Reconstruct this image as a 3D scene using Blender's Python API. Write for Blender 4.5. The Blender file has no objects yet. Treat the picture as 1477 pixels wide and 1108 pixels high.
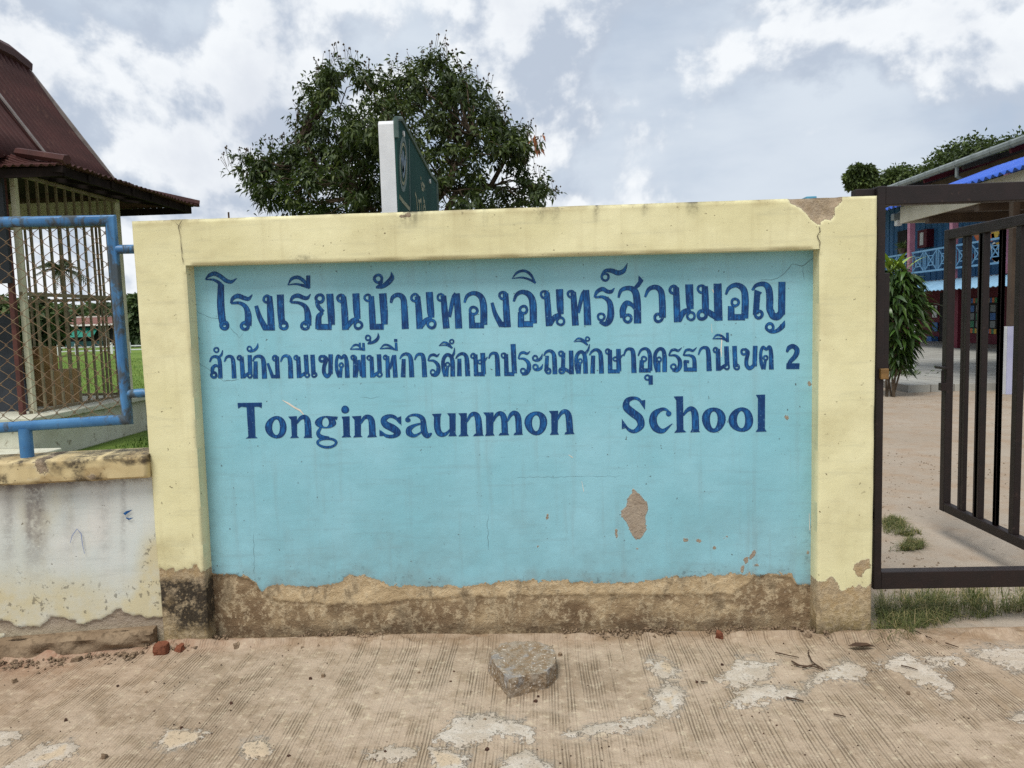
import bpy, bmesh, math, random
import numpy as np
from mathutils import Vector, Matrix

rad = math.radians
random.seed(7)
RNG = np.random.default_rng(11)
scene = bpy.context.scene
COL = scene.collection

# ------------------------------------------------------------------ camera
F_PX, CX, CY = 1095.0, 738.5, 554.0
CAM = np.array([0.0, 0.0, 1.5])
RM = np.array((Matrix.Rotation(rad(2.2), 3, 'Z') @ Matrix.Rotation(rad(85.0), 3, 'X')
               @ Matrix.Rotation(rad(-1.75), 3, 'Z')))
cam_data = bpy.data.cameras.new('camera')
cam_data.sensor_width = 36.0
cam_data.lens = F_PX / 1477.0 * 36.0
cam_data.clip_start = 0.05
cam_data.clip_end = 3000.0
cam = bpy.data.objects.new('camera', cam_data)
COL.objects.link(cam)
m4 = Matrix([list(RM[i]) + [CAM[i]] for i in range(3)] + [[0, 0, 0, 1]])
cam.matrix_world = m4
scene.camera = cam

# ------------------------------------------------------------------ exposure
scene.view_settings.view_transform = 'Standard'
scene.view_settings.look = 'None'
scene.view_settings.gamma = 1.0
scene.view_settings.exposure = 0.4
scene.view_settings.use_curve_mapping = False
scene.render.engine = 'CYCLES'
scene.cycles.max_bounces = 6
scene.cycles.diffuse_bounces = 3
scene.cycles.glossy_bounces = 2
scene.cycles.use_denoising = False


class NT:
    """tiny helper for node trees"""
    def __init__(self, tree):
        self.t = tree
        tree.nodes.clear()

    def n(self, kind, **kw):
        nd = self.t.nodes.new(kind)
        for k, v in kw.items():
            if k.startswith('i_'):
                key = k[2:]
                key = int(key) if key.isdigit() else key.replace('_', ' ')
                self.put(nd.inputs[key], v)
            else:
                setattr(nd, k, v)
        return nd

    def put(self, sock, v):
        if isinstance(v, bpy.types.NodeSocket):
            self.t.links.new(v, sock)
        elif isinstance(v, (tuple, list)) and sock.type == 'RGBA' and len(v) == 3:
            sock.default_value = (*v, 1.0)
        else:
            sock.default_value = v

    def math(self, op, a, b=0.0, c=None, clamp=False):
        nd = self.t.nodes.new('ShaderNodeMath'); nd.operation = op; nd.use_clamp = clamp
        self.put(nd.inputs[0], a); self.put(nd.inputs[1], b)
        if c is not None: self.put(nd.inputs[2], c)
        return nd.outputs[0]

    def mix(self, fac, a, b, mode='MIX'):
        nd = self.t.nodes.new('ShaderNodeMix'); nd.data_type = 'RGBA'; nd.blend_type = mode
        self.put(nd.inputs[0], fac); self.put(nd.inputs[6], a); self.put(nd.inputs[7], b)
        return nd.outputs[2]

    def step(self, v, lo, hi, a=0.0, b=1.0):
        nd = self.t.nodes.new('ShaderNodeMapRange'); nd.clamp = True
        nd.interpolation_type = 'SMOOTHSTEP'
        self.put(nd.inputs[0], v); self.put(nd.inputs[1], lo); self.put(nd.inputs[2], hi)
        self.put(nd.inputs[3], a); self.put(nd.inputs[4], b)
        return nd.outputs[0]

    def map(self, vec, scale=(1, 1, 1), loc=(0, 0, 0), rot=(0, 0, 0)):
        nd = self.t.nodes.new('ShaderNodeMapping')
        self.put(nd.inputs[0], vec)
        nd.inputs[1].default_value = loc; nd.inputs[2].default_value = rot; nd.inputs[3].default_value = scale
        return nd.outputs[0]

    def noise(self, vec, scale, detail=4.0, rough=0.55, dist=0.0):
        nd = self.t.nodes.new('ShaderNodeTexNoise')
        self.put(nd.inputs['Vector'], vec)
        nd.inputs['Scale'].default_value = scale; nd.inputs['Detail'].default_value = detail
        nd.inputs['Roughness'].default_value = rough; nd.inputs['Distortion'].default_value = dist
        return nd.outputs[0]

    def attr(self, name):
        nd = self.t.nodes.new('ShaderNodeAttribute'); nd.attribute_name = name
        return nd.outputs['Fac']

    def pos(self):
        return self.t.nodes.new('ShaderNodeNewGeometry').outputs['Position']


# ------------------------------------------------------------------ sky
SUN_EL, SUN_AZ = rad(62.0), rad(205.0)         # azimuth clockwise from +Y: behind the camera, a little to the left
world = bpy.data.worlds.new('World')
scene.world = world
world.use_nodes = True
w = NT(world.node_tree)
sky = w.n('ShaderNodeTexSky', sky_type='NISHITA', sun_disc=False)
sky.sun_elevation = SUN_EL
sky.sun_rotation = SUN_AZ
sky.air_density = 1.0; sky.dust_density = 1.5; sky.ozone_density = 1.0
dirv = w.n('ShaderNodeTexCoord').outputs['Generated']


def pxdir(px, py):
    d = RM @ np.array([(px - CX) / F_PX, -(py - CY) / F_PX, -1.0])
    return d / np.linalg.norm(d)


def sky_blob(px, py, sig):
    """soft bump of cloud round a compass direction"""
    d = pxdir(px, py)
    vm = w.n('ShaderNodeVectorMath', operation='DISTANCE')
    w.put(vm.inputs[0], dirv); vm.inputs[1].default_value = tuple(d)
    return w.step(vm.outputs['Value'], 0.0, sig, 1.0, 0.0)


def cloud_noise(off):
    v = w.map(dirv, scale=(1.0, 1.0, 1.12), loc=off)
    return w.noise(v, 4.4, 8.0, 0.57, 0.15)


base_off = (4.37, 1.9, 0.6)
n0 = cloud_noise(base_off)
n1 = cloud_noise((base_off[0] - 0.025, base_off[1], base_off[2] + 0.05))
bias = w.math('MULTIPLY', sky_blob(290, 215, 0.21), 0.12)
for (bx, by, bs, bw) in [(905, 165, 0.28, 0.05), (1160, 60, 0.2, 0.08), (230, 90, 0.25, 0.045), (620, 40, 0.2, -0.06),
                         (1330, 170, 0.22, -0.04), (470, 120, 0.10, -0.06), (990, 30, 0.10, -0.05)]:
    bias = w.math('ADD', bias, w.math('MULTIPLY', sky_blob(bx, by, bs), bw))
dens = w.math('ADD', n0, bias)
cum = w.step(dens, 0.425, 0.52)                                   # crisp heaped cloud
lit = w.step(w.math('SUBTRACT', n0, n1), -0.06, 0.055)            # sunlit side of each heap
veil = w.noise(w.map(dirv, scale=(1.0, 1.0, 2.6), loc=(7.1, 3.0, 2.0)), 2.6, 6.0, 0.5)
deep = w.step(dens, 0.53, 0.75)
cloud_col = w.mix(lit, (3.9, 4.45, 5.3), (7.0, 7.25, 7.5))
cloud_col = w.mix(w.math('MULTIPLY', deep, 0.45), cloud_col, (4.2, 4.6, 5.4))
veil_col = w.mix(w.step(veil, 0.36, 0.66), (3.7, 4.35, 5.3), (5.3, 5.85, 6.5))
gap = w.step(w.math('ADD', veil, w.math('MULTIPLY', n0, 0.5)), 0.60, 0.78, 0.90, 1.0)
base_col = w.mix(gap, sky.outputs[0], veil_col)
skyc = w.mix(cum, base_col, cloud_col)
bg = w.n('ShaderNodeBackground', i_Color=skyc, i_Strength=0.1)
w.n('ShaderNodeOutputWorld', i_Surface=bg.outputs[0])
try:
    world.cycles.sampling_method = 'MANUAL'
    world.cycles.sample_map_resolution = 512
except Exception:
    pass

# ------------------------------------------------------------------ sun (behind thin cloud)
sun_d = bpy.data.lights.new('sun', 'SUN')
sun_d.energy = 2.4
sun_d.angle = rad(24.0)
sun_d.color = (1.0, 0.96, 0.9)
sun = bpy.data.objects.new('sun', sun_d)
COL.objects.link(sun)
sun.location = (0, 0, 30)
sdir = Vector((math.cos(SUN_EL) * math.sin(SUN_AZ), math.cos(SUN_EL) * math.cos(SUN_AZ), math.sin(SUN_EL)))
sun.rotation_euler = sdir.to_track_quat('Z', 'Y').to_euler()

# ------------------------------------------------------------------ pixel <-> place
def ray(px, py):
    return RM @ np.array([(px - CX) / F_PX, -(py - CY) / F_PX, -1.0])

def onY(px, py, Y):
    d = ray(px, py); return CAM + d * ((Y - CAM[1]) / d[1])

def onX(px, py, X):
    d = ray(px, py); return CAM + d * ((X - CAM[0]) / d[0])

def onZ(px, py, Z=0.0):
    d = ray(px, py); return CAM + d * ((Z - CAM[2]) / d[2])

def onP(px, py, p0, nrm):
    d = ray(px, py); p0 = np.asarray(p0, float); nrm = np.asarray(nrm, float)
    return CAM + d * (np.dot(p0 - CAM, nrm) / np.dot(d, nrm))

def proj(P):
    """world points (n,3) -> photo pixels, used to place stains on the walls"""
    q = (np.asarray(P) - CAM) @ RM
    return CX - F_PX * q[:, 0] / q[:, 2], CY + F_PX * q[:, 1] / q[:, 2]

# ------------------------------------------------------------------ noise for meshes
def _h(ix, iy, s):
    n = (ix.astype(np.int64) * 374761393 + iy.astype(np.int64) * 668265263 + s * 982451653) & 0x7fffffff
    n = ((n ^ (n >> 13)) * 1274126177) & 0x7fffffff
    n = n ^ (n >> 16)
    return (n & 0xffff) / 65535.0

def vn(x, y, s=0):
    x = np.asarray(x, float); y = np.asarray(y, float)
    xi = np.floor(x); yi = np.floor(y); fx = x - xi; fy = y - yi
    fx = fx * fx * (3 - 2 * fx); fy = fy * fy * (3 - 2 * fy)
    a = _h(xi, yi, s); b = _h(xi + 1, yi, s); c = _h(xi, yi + 1, s); d = _h(xi + 1, yi + 1, s)
    return (a * (1 - fx) + b * fx) * (1 - fy) + (c * (1 - fx) + d * fx) * fy

def fbm(x, y, s=0, o=4):
    r = 0; a = 0.5; t = 0
    for i in range(o):
        r = r + a * vn(x * 2 ** i, y * 2 ** i, s + i * 17); t += a; a *= 0.5
    return r / t

def sdf(px, py, poly):
    """signed distance, positive inside"""
    P = np.asarray(poly, float); n = len(P)
    best = np.full(px.shape, 1e9); ins = np.zeros(px.shape, bool)
    for i in range(n):
        x0, y0 = P[i]; x1, y1 = P[(i + 1) % n]
        dx, dy = x1 - x0, y1 - y0
        t = np.clip(((px - x0) * dx + (py - y0) * dy) / (dx * dx + dy * dy + 1e-9), 0, 1)
        best = np.minimum(best, np.hypot(px - x0 - t * dx, py - y0 - t * dy))
        if y0 != y1:
            c = ((y0 > py) != (y1 > py)) & (px < (x1 - x0) * (py - y0) / (y1 - y0) + x0)
            ins ^= c
    return np.where(ins, best, -best)

def sst(x, a, b):
    t = np.clip((x - a) / (b - a), 0, 1); return t * t * (3 - 2 * t)

# ------------------------------------------------------------------ mesh helpers
def np_mesh(name, V, Fc, attrs=None, smooth=False):
    me = bpy.data.meshes.new(name)
    V = np.asarray(V, np.float32); Fc = np.asarray(Fc, np.int32)
    k = Fc.shape[1]
    me.vertices.add(len(V)); me.vertices.foreach_set('co', V.ravel())
    me.loops.add(Fc.size); me.loops.foreach_set('vertex_index', Fc.ravel())
    me.polygons.add(len(Fc))
    me.polygons.foreach_set('loop_start', np.arange(0, Fc.size, k, dtype=np.int32))
    me.polygons.foreach_set('loop_total', np.full(len(Fc), k, np.int32))
    if smooth: me.polygons.foreach_set('use_smooth', np.ones(len(Fc), bool))
    me.update(calc_edges=True)
    for n_, v_ in (attrs or {}).items():
        at = me.attributes.new(n_, 'FLOAT', 'POINT')
        at.data.foreach_set('value', np.asarray(v_, np.float32))
    return me

def origin_of(p):
    o = Vector((0, 0, 0))
    while p is not None:
        o = o + Vector(p.location); p = p.parent
    return o

def link(name, me, mat, parent=None):
    """link a world-space mesh as one object under its thing"""
    o = bpy.data.objects.new(name, me)
    if mat is not None: me.materials.append(mat)
    if parent is not None:
        og = origin_of(parent)
        if og.length > 0: me.transform(Matrix.Translation(-og))
        o.parent = parent
    COL.objects.link(o)
    return o

def tag(o, label, cat=None, group=None, kind=None):
    if label: o['label'] = label
    if cat: o['category'] = cat
    if group: o['group'] = group
    if kind: o['kind'] = kind
    return o

def thing(name, label, cat, loc, group=None):
    o = bpy.data.objects.new(name, None)
    o.location = loc; o.empty_display_size = 0.1
    COL.objects.link(o)
    return tag(o, label, cat, group)


class MB:
    """collects shapes; build() links them as ONE mesh object"""
    def __init__(self):
        self.v = []; self.f = []

    def add(self, V, Fc):
        b = len(self.v)
        self.v += [tuple(map(float, p)) for p in V]
        self.f += [tuple(b + i for i in f) for f in Fc]
        return self

    def box(self, lo, hi):
        x0, y0, z0 = lo; x1, y1, z1 = hi
        return self.add([(x0, y0, z0), (x1, y0, z0), (x1, y1, z0), (x0, y1, z0), (x0, y0, z1), (x1, y0, z1), (x1, y1, z1), (x0, y1, z1)],
                        [(0, 3, 2, 1), (4, 5, 6, 7), (0, 1, 5, 4), (1, 2, 6, 5), (2, 3, 7, 6), (3, 0, 4, 7)])

    def hexa(self, bot, top):
        return self.add(list(bot) + list(top), [(0, 3, 2, 1), (4, 5, 6, 7), (0, 1, 5, 4), (1, 2, 6, 5), (2, 3, 7, 6), (3, 0, 4, 7)])

    def beam(self, a, b, wx, wz, up=(0, 0, 1)):
        a = Vector(a); b = Vector(b); d = (b - a).normalized(); u = Vector(up)
        s = d.cross(u)
        if s.length < 1e-4: s = d.cross(Vector((0, 1, 0)))
        s.normalize(); u = s.cross(d).normalized()
        s *= wx / 2; u *= wz / 2
        return self.add([a - s - u, a + s - u, a + s + u, a - s + u, b - s - u, b + s - u, b + s + u, b - s + u],
                        [(0, 1, 2, 3), (7, 6, 5, 4), (0, 4, 5, 1), (1, 5, 6, 2), (2, 6, 7, 3), (3, 7, 4, 0)])

    def tube(self, pts, r, n=8, caps=True, closed=False):
        P = [Vector(p) for p in pts]; m = len(P)
        rs = r if isinstance(r, (list, tuple)) else [r] * m
        b = len(self.v); prev = None
        for i in range(m):
            a_ = P[i] - P[i - 1] if (i > 0 or closed) else P[1] - P[0]
            c_ = P[(i + 1) % m] - P[i] if (i < m - 1 or closed) else P[-1] - P[-2]
            a_ = a_.normalized(); c_ = c_.normalized()
            t = (a_ + c_)
            t = t.normalized() if t.length > 1e-6 else a_
            sc = 1.0 / max(0.5, abs(t.dot(a_)))
            if prev is None:
                prev = t.orthogonal().normalized()
            u = (prev - t * prev.dot(t)).normalized(); s = t.cross(u); prev = u
            bend = (c_ - a_)
            bend = bend.normalized() if bend.length > 1e-5 else None
            for k in range(n):
                an = 2 * math.pi * (k + 0.5) / n
                off = u * math.cos(an) * rs[i] + s * math.sin(an) * rs[i]
                if bend is not None and sc > 1.001:
                    e = off.dot(bend); off = off + bend * (e * (sc - 1.0))
                self.v.append(tuple(P[i] + off))
        for i in range(m if closed else m - 1):
            j = (i + 1) % m
            for k in range(n):
                k2 = (k + 1) % n
                self.f.append((b + i * n + k, b + i * n + k2, b + j * n + k2, b + j * n + k))
        if caps and not closed:
            self.f.append(tuple(b + k for k in reversed(range(n))))
            self.f.append(tuple(b + (m - 1) * n + k for k in range(n)))
        return self

    def prism(self, poly, ext):
        """poly: list of 3-D points (planar), extruded by the vector ext"""
        n = len(poly); e = np.asarray(ext, float)
        V = [np.asarray(p, float) for p in poly] + [np.asarray(p, float) + e for p in poly]
        Fc = [tuple(range(n)), tuple(reversed(range(n, 2 * n)))]
        Fc += [(i, (i + 1) % n, n + (i + 1) % n, n + i) for i in range(n)]
        return self.add(V, Fc)

    def mesh(self, name, smooth=False, bevel=0.0):
        me = bpy.data.meshes.new(name)
        me.from_pydata(self.v, [], self.f); me.update()
        bm = bmesh.new(); bm.from_mesh(me)
        bmesh.ops.recalc_face_normals(bm, faces=bm.faces[:])
        if bevel > 0:
            ed = [e for e in bm.edges if len(e.link_faces) == 2 and e.calc_face_angle(0) > 0.5]
            bmesh.ops.bevel(bm, geom=ed, offset=bevel, segments=2, affect='EDGES', profile=0.5)
        bm.to_mesh(me); bm.free()
        if smooth:
            for p in me.polygons: p.use_smooth = True
            try: me.set_sharp_from_angle(angle=rad(40))
            except Exception: pass
        return me

    def build(self, name, mat, parent=None, smooth=False, bevel=0.0):
        return link(name, self.mesh(name, smooth, bevel), mat, parent)


# ------------------------------------------------------------------ materials
def srgb(r, g, b):
    f = lambda c: (c / 255.0 / 12.92) if c / 255.0 <= 0.04045 else ((c / 255.0 + 0.055) / 1.055) ** 2.4
    return (f(r), f(g), f(b))

def mat_new(name):
    m = bpy.data.materials.new(name); m.use_nodes = True
    return m, NT(m.node_tree)

def finish(t, col, rough=0.8, normal=None, spec=0.3, metallic=0.0):
    b = t.n('ShaderNodeBsdfPrincipled')
    t.put(b.inputs['Base Color'], col); t.put(b.inputs['Roughness'], rough)
    b.inputs['Specular IOR Level'].default_value = spec; t.put(b.inputs['Metallic'], metallic)
    if normal is not None: t.put(b.inputs['Normal'], normal)
    t.n('ShaderNodeOutputMaterial', i_Surface=b.outputs[0])
    return b

def bump(t, h, strength, dist, prev=None):
    b = t.n('ShaderNodeBump', i_Strength=strength, i_Distance=dist, i_Height=h)
    if prev is not None: t.put(b.inputs['Normal'], prev)
    return b.outputs[0]

def simple(name, c1, c2, scale=8.0, rough=0.7, bmp=0.1, spec=0.3, dirt=None, dirt_amt=0.5, stretch=(1, 1, 1), metallic=0.0):
    """two-tone weathered surface with optional dirt patches"""
    m, t = mat_new(name)
    p = t.map(t.pos(), scale=stretch)
    a = t.noise(p, scale, 6.0, 0.6)
    col = t.mix(t.step(a, 0.3, 0.7), c1, c2)
    if dirt is not None:
        d = t.noise(p, scale * 2.7, 8.0, 0.65, 0.4)
        k = t.step(d, 0.62 - 0.22 * dirt_amt, 0.74 - 0.16 * dirt_amt)
        col = t.mix(t.math('MULTIPLY', k, 0.85), col, dirt)
    nr = bump(t, t.noise(p, scale * 9, 5.0, 0.6), bmp, 0.01)
    finish(t, col, t.math('MULTIPLY_ADD', a, 0.25, rough - 0.12), nr, spec, metallic)
    return m

def plaster(name, paint, paint2, under, under2, dirtc, moldc, speck=0.5, speckc=(0.06, 0.05, 0.045), brush=0.5):
    """old painted render: attributes peel (signed), dirt and mold come from the mesh"""
    m, t = mat_new(name)
    p = t.pos()
    n_big = t.noise(p, 2.3, 3.0, 0.55)
    n_mid = t.noise(p, 14.0, 6.0, 0.6)
    n_fine = t.noise(p, 75.0, 5.0, 0.65)
    streak = t.noise(t.map(p, scale=(26.0, 26.0, 1.6)), 1.0, 3.0, 0.6)
    col = t.mix(t.step(n_big, 0.3, 0.7), paint, paint2)
    col = t.mix(t.step(n_mid, 0.35, 0.75, 0.0, 0.35), col, paint2)
    col = t.mix(t.step(streak, 0.50, 0.8, 0.0, 0.30), col, t.mix(0.5, col, dirtc))
    hb = t.noise(t.map(p, scale=(1.4, 1.4, 16.0)), 2.6, 4.0, 0.6)
    col = t.mix(t.step(hb, 0.52, 0.74, 0.0, 0.22), col, t.mix(0.6, col, (0.16, 0.18, 0.18)))
    # spatter
    s1 = t.noise(p, 55.0, 1.5, 0.5)
    s2 = t.noise(p, 9.0, 3.0, 0.5)
    sp = t.math('MULTIPLY', t.step(s1, 0.735 - 0.03 * speck, 0.765 - 0.03 * speck), t.step(s2, 0.40, 0.60))
    att_d = t.attr('dirt'); att_m = t.attr('mold'); att_p = t.attr('peel')
    sp2 = t.math('MULTIPLY', t.step(t.noise(p, 38.0, 3.0, 0.6), 0.60, 0.66), t.step(att_d, 0.05, 0.6))
    col = t.mix(t.math('MULTIPLY', sp, 0.8), col, speckc)
    # dirt wash
    dk = t.math('MULTIPLY', att_d, t.step(t.math('MULTIPLY_ADD', n_mid, 0.6, t.math('MULTIPLY', n_big, 0.5)), 0.22, 0.85))
    col = t.mix(t.math('MINIMUM', t.math('MULTIPLY', dk, 1.35), 0.92), col, dirtc)
    col = t.mix(t.math('MULTIPLY', sp2, 0.55), col, speckc)
    # missing paint
    pe = t.math('ADD', att_p, t.math('MULTIPLY_ADD', t.math('SUBTRACT', n_mid, 0.5), 0.8, t.math('MULTIPLY', t.math('SUBTRACT', n_fine, 0.5), 1.2)))
    pk = t.step(pe, -0.03, 0.05)
    rim = t.math('MULTIPLY', t.step(pe, -0.30, -0.02), t.math('SUBTRACT', 1.0, pk))
    ucol = t.mix(t.step(n_mid, 0.36, 0.66), under, under2)
    ucol = t.mix(t.attr('tan'), t.mix(t.step(n_mid, 0.36, 0.66), srgb(160, 147, 131), srgb(148, 134, 118)), ucol)
    ucol = t.mix(t.step(n_fine, 0.5, 0.75, 0.0, 0.28), ucol, t.mix(0.5, under2, (0.75, 0.66, 0.5)))
    rg_ = t.noise(p, 42.0, 5.0, 0.72)
    rg2 = t.noise(t.map(p, scale=(1, 1, .55)), 11.0, 6.0, 0.7, .3)
    ucol = t.mix(t.math('MULTIPLY', t.attr('damp'), t.step(n_big, 0.2, 0.6, 0.6, 1.0)), ucol, dirtc)
    ucol = t.mix(t.math('MULTIPLY', t.step(t.math('MULTIPLY_ADD', rg_, .5, t.math('MULTIPLY', rg2, .5)), .485, .56), t.math('MULTIPLY_ADD', t.attr('tan'), .65, .1)), ucol, srgb(196, 178, 146))
    ucol = t.mix(t.math('MULTIPLY', t.step(rg2, .53, .66), t.math('MULTIPLY_ADD', t.attr('tan'), .6, .05)), ucol, srgb(98, 82, 62))
    ucol = t.mix(t.step(rg_, .62, .70, 0, .5), ucol, srgb(104, 90, 74))
    ucol = t.mix(t.step(rg_, .38, .30, 0, .45), ucol, srgb(196, 182, 160))
    col = t.mix(t.math('MULTIPLY', rim, 0.22), col, t.mix(0.5, col, (0.8, 0.8, 0.72)))
    col = t.mix(pk, col, ucol)
    # mould
    mk = t.math('MULTIPLY', att_m, t.step(t.math('MULTIPLY_ADD', n_fine, 0.55, t.math('MULTIPLY', n_mid, 0.6)), 0.38, 0.68))
    col = t.mix(t.math('MINIMUM', t.math('MULTIPLY', mk, 1.25), 0.93), col, moldc)
    h = t.math('ADD', t.math('MULTIPLY', t.noise(p, 17.0, 6.0, 0.6), 1.0), t.math('MULTIPLY', n_fine, 0.45))
    H = t.math('MULTIPLY', h, 0.010 * (0.06 * brush + 0.03))
    H = t.math('MULTIPLY_ADD', pk, -0.0032, H)
    H = t.math('MULTIPLY_ADD', t.math('MULTIPLY', rg_, pk), 0.010, H)
    H = t.math('MULTIPLY_ADD', t.noise(p, 190.0, 2.0, 0.7), t.math('MULTIPLY_ADD', pk, 0.002, 0.0005), H)
    nr = bump(t, H, 1.0, 1.0)
    finish(t, col, t.math('MULTIPLY_ADD', pk, 0.3, 0.6), nr, 0.25)
    return m

# =================================================================== THE SETTING
D = 3.445          # front plane of the sign wall
REC = 0.085        # recess of the painted panel

# ---- ground sheet
m, t = mat_new('dirt')
p = t.pos()
a = t.noise(p, 0.35, 6.0, 0.6); b_ = t.noise(p, 3.0, 8.0, 0.65); c_ = t.noise(p, 40.0, 5.0, 0.7)
col = t.mix(t.step(a, 0.3, 0.7), srgb(163, 152, 138), srgb(148, 136, 121))
col = t.mix(t.step(b_, 0.42, 0.72, 0.0, 0.6), col, srgb(146, 122, 98))
col = t.mix(t.step(c_, 0.55, 0.75, 0.0, 0.35), col, srgb(206, 192, 172))
col = t.mix(t.step(t.noise(p, 16.0, 3.0, 0.6), 0.66, 0.72, 0.0, 0.6), col, srgb(96, 80, 62))
nr = bump(t, b_, 0.5, 0.06); nr = bump(t, c_, 0.4, 0.012, nr)
finish(t, col, 0.95, nr, 0.1)
M_DIRT = m
xs = np.concatenate([np.linspace(-900, -40, 8), np.linspace(-30, 30, 31), np.linspace(40, 900, 8)])
ys = np.concatenate([np.linspace(-300, -10, 5), np.linspace(-6, 40, 47), np.linspace(60, 1500, 10)])
X, Y = np.meshgrid(xs, ys)
V = np.stack([X.ravel(), Y.ravel(), np.full(X.size, -0.02)], 1)
def grid_faces(nx, ny, off=0):
    i = np.arange(ny - 1)[:, None] * nx + np.arange(nx - 1)[None, :] + off
    return np.stack([i, i + 1, i + 1 + nx, i + nx], -1).reshape(-1, 4)
g = link('ground', np_mesh('ground', V, grid_faces(len(xs), len(ys))), M_DIRT)
tag(g, 'sandy brown dirt ground of the yard behind the gate', None, None, 'structure')

# ---- concrete pavement in front of the wall, with broom marks and scaled patches
def c8(pts): return [(700 + x / 1.901, 880 + y / 1.901) for x, y in pts]
def c7(pts): return [(x / 1.996, 880 + y / 1.996) for x, y in pts]
PATCH = [c8(q) for q in [
    [(435, 145), (480, 135), (540, 175), (520, 190), (470, 180)],
    [(460, 235), (500, 210), (545, 230), (530, 290), (470, 290)],
    [(640, 195), (690, 135), (800, 150), (770, 185), (690, 215)],
    [(660, 265), (720, 215), (790, 205), (875, 235), (800, 250), (680, 275)],
    [(890, 200), (930, 165), (1000, 140), (1040, 160), (1030, 190), (960, 200)],
    [(1060, 150), (1160, 120), (1240, 165), (1290, 210), (1270, 230), (1190, 200), (1130, 165)],
    [(1325, 110), (1420, 100), (1500, 110), (1500, 165), (1440, 165)],
    [(200, 345), (330, 310), (420, 295), (480, 295), (430, 325), (300, 350)],
    [(0, 300), (50, 300), (140, 325), (130, 360), (30, 350), (0, 360)],
    [(45, 410), (110, 390), (190, 433), (200, 480), (40, 480)],
    [(1440, 300), (1500, 270), (1500, 315)],
    [(1210, 130), (1300, 125), (1310, 150), (1240, 150)]]]
PATCH += [c7(q) for q in [
    [(-20, 350), (60, 350), (30, 390), (-20, 400)],
    [(-20, 470), (120, 395), (220, 380), (220, 415), (100, 470)],
    [(1240, 380), (1310, 310), (1470, 320), (1440, 370), (1300, 395)],
    [(1240, 400), (1350, 420), (1340, 480), (1250, 480)],
    [(700, 385), (770, 370), (770, 420), (710, 430)],
    [(480, 345), (600, 350), (560, 390), (450, 400)],
    [(1060, 420), (1130, 395), (1200, 405), (1150, 440)]]]
WARM = [c7([(700, 385), (770, 370), (770, 420), (710, 430)]), c7([(100, 440), (190, 395), (180, 420)]), c7([(490, 352), (590, 356), (560, 385), (470, 392)]),
        c7([(1250, 410), (1330, 425), (1330, 450), (1260, 450)]), c8([(470, 150), (510, 150), (505, 175)]), c8([(470, 245), (520, 235), (515, 275)])]
xs = np.concatenate([np.linspace(-14, -3.3, 24), np.arange(-3.2, 3.1, 0.0085), np.linspace(3.15, 14, 24)])
ys = np.concatenate([np.linspace(-6, 1.8, 16), np.arange(1.85, 3.5, 0.0085)])
X, Y = np.meshgrid(xs, ys)
x, y = X.ravel(), Y.ravel()
P0 = np.stack([x, y, np.zeros_like(x)], 1)
front = y > 1.5
px, py = np.zeros_like(x), np.zeros_like(x)
px[front], py[front] = proj(P0[front])
patch = np.full(x.shape, -6.0); warm = np.full(x.shape, -6.0)
for q in PATCH: patch[front] = np.maximum(patch[front], sdf(px[front], py[front], q) / 9.0)
for q in WARM: warm[front] = np.maximum(warm[front], sdf(px[front], py[front], q) / 9.0)
wl = D - np.clip(-1.9 - x, 0, 9) * 0.16                       # foot line of the walls
near = wl - y
soil = sst(near, 0.16, 0.0) * (0.55 + 0.6 * fbm(x * 5, y * 5, 3)) + sst(-1.35 - x, 0, 0.9) * sst(near, 0.75, 0.05) * (0.35 + 0.8 * fbm(x * 4, y * 4, 8))
soil = np.clip(soil + 0.75 * sst(x, 1.5, 1.75) * sst(near, 0.25, 0.0) + 0.25 * sst(fbm(x * 1.1, y * 1.6, 5), 0.5, 0.75), 0, 1)
red = sst(-0.9 - x, 0, 1.4) * sst(near, 0.9, 0.1) * (0.4 + fbm(x * 3, y * 3, 21))
stain = sst(fbm(x * 2.2, y * 3.0, 41), .5, .72)
z = (fbm(x * 1.4, y * 1.4, 2) - 0.5) * 0.016 + (fbm(x * 14, y * 14, 4) - 0.5) * 0.006
rg = sst(near, 0.11, 0.05) * sst(near, -0.02, 0.03)
z += rg * (0.004 + 0.030 * sst(fbm(x * 6.5, y * 16, 9), 0.42, 0.66))
z += sst(patch, -0.1, 0.25) * 0.005
z *= front
V = np.stack([x, y, z], 1)
m, t = mat_new('broomed_concrete')
p = t.pos()
n1 = t.noise(p, 1.6, 6.0, 0.6); n2 = t.noise(p, 9.0, 7.0, 0.62); n3 = t.noise(p, 60.0, 5.0, 0.7)
wob = t.noise(t.map(p, scale=(2.0, 0.9, 0.0)), 1.0, 3.0, 0.5)
sep = t.n('ShaderNodeSeparateXYZ'); t.put(sep.inputs[0], p)
gx = t.math('ADD', t.math('MULTIPLY', sep.outputs[0], 1.0), t.math('MULTIPLY', wob, 0.045))
cmb = t.n('ShaderNodeCombineXYZ', i_X=t.math('MULTIPLY', gx, 9.0), i_Y=t.math('MULTIPLY', sep.outputs[1], 0.35))
jit = t.noise(cmb.outputs[0], 1.0, 4.0, 0.7)
ph = t.math('MULTIPLY_ADD', jit, 20.0, t.math('MULTIPLY', gx, 500.0))
sn = t.math('SINE', ph)
cm2 = t.n('ShaderNodeCombineXYZ', i_X=t.math('MULTIPLY', gx, 30.0), i_Y=t.math('MULTIPLY', sep.outputs[1], 0.8))
each = t.noise(cm2.outputs[0], 1.0, 3.0, 0.6)                      # every line fades in and out by itself
brk = t.step(t.math('ADD', t.math('MULTIPLY', n1, 0.6), t.math('MULTIPLY', n2, 0.4)), 0.44, 0.55)     # where the marks survive
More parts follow.
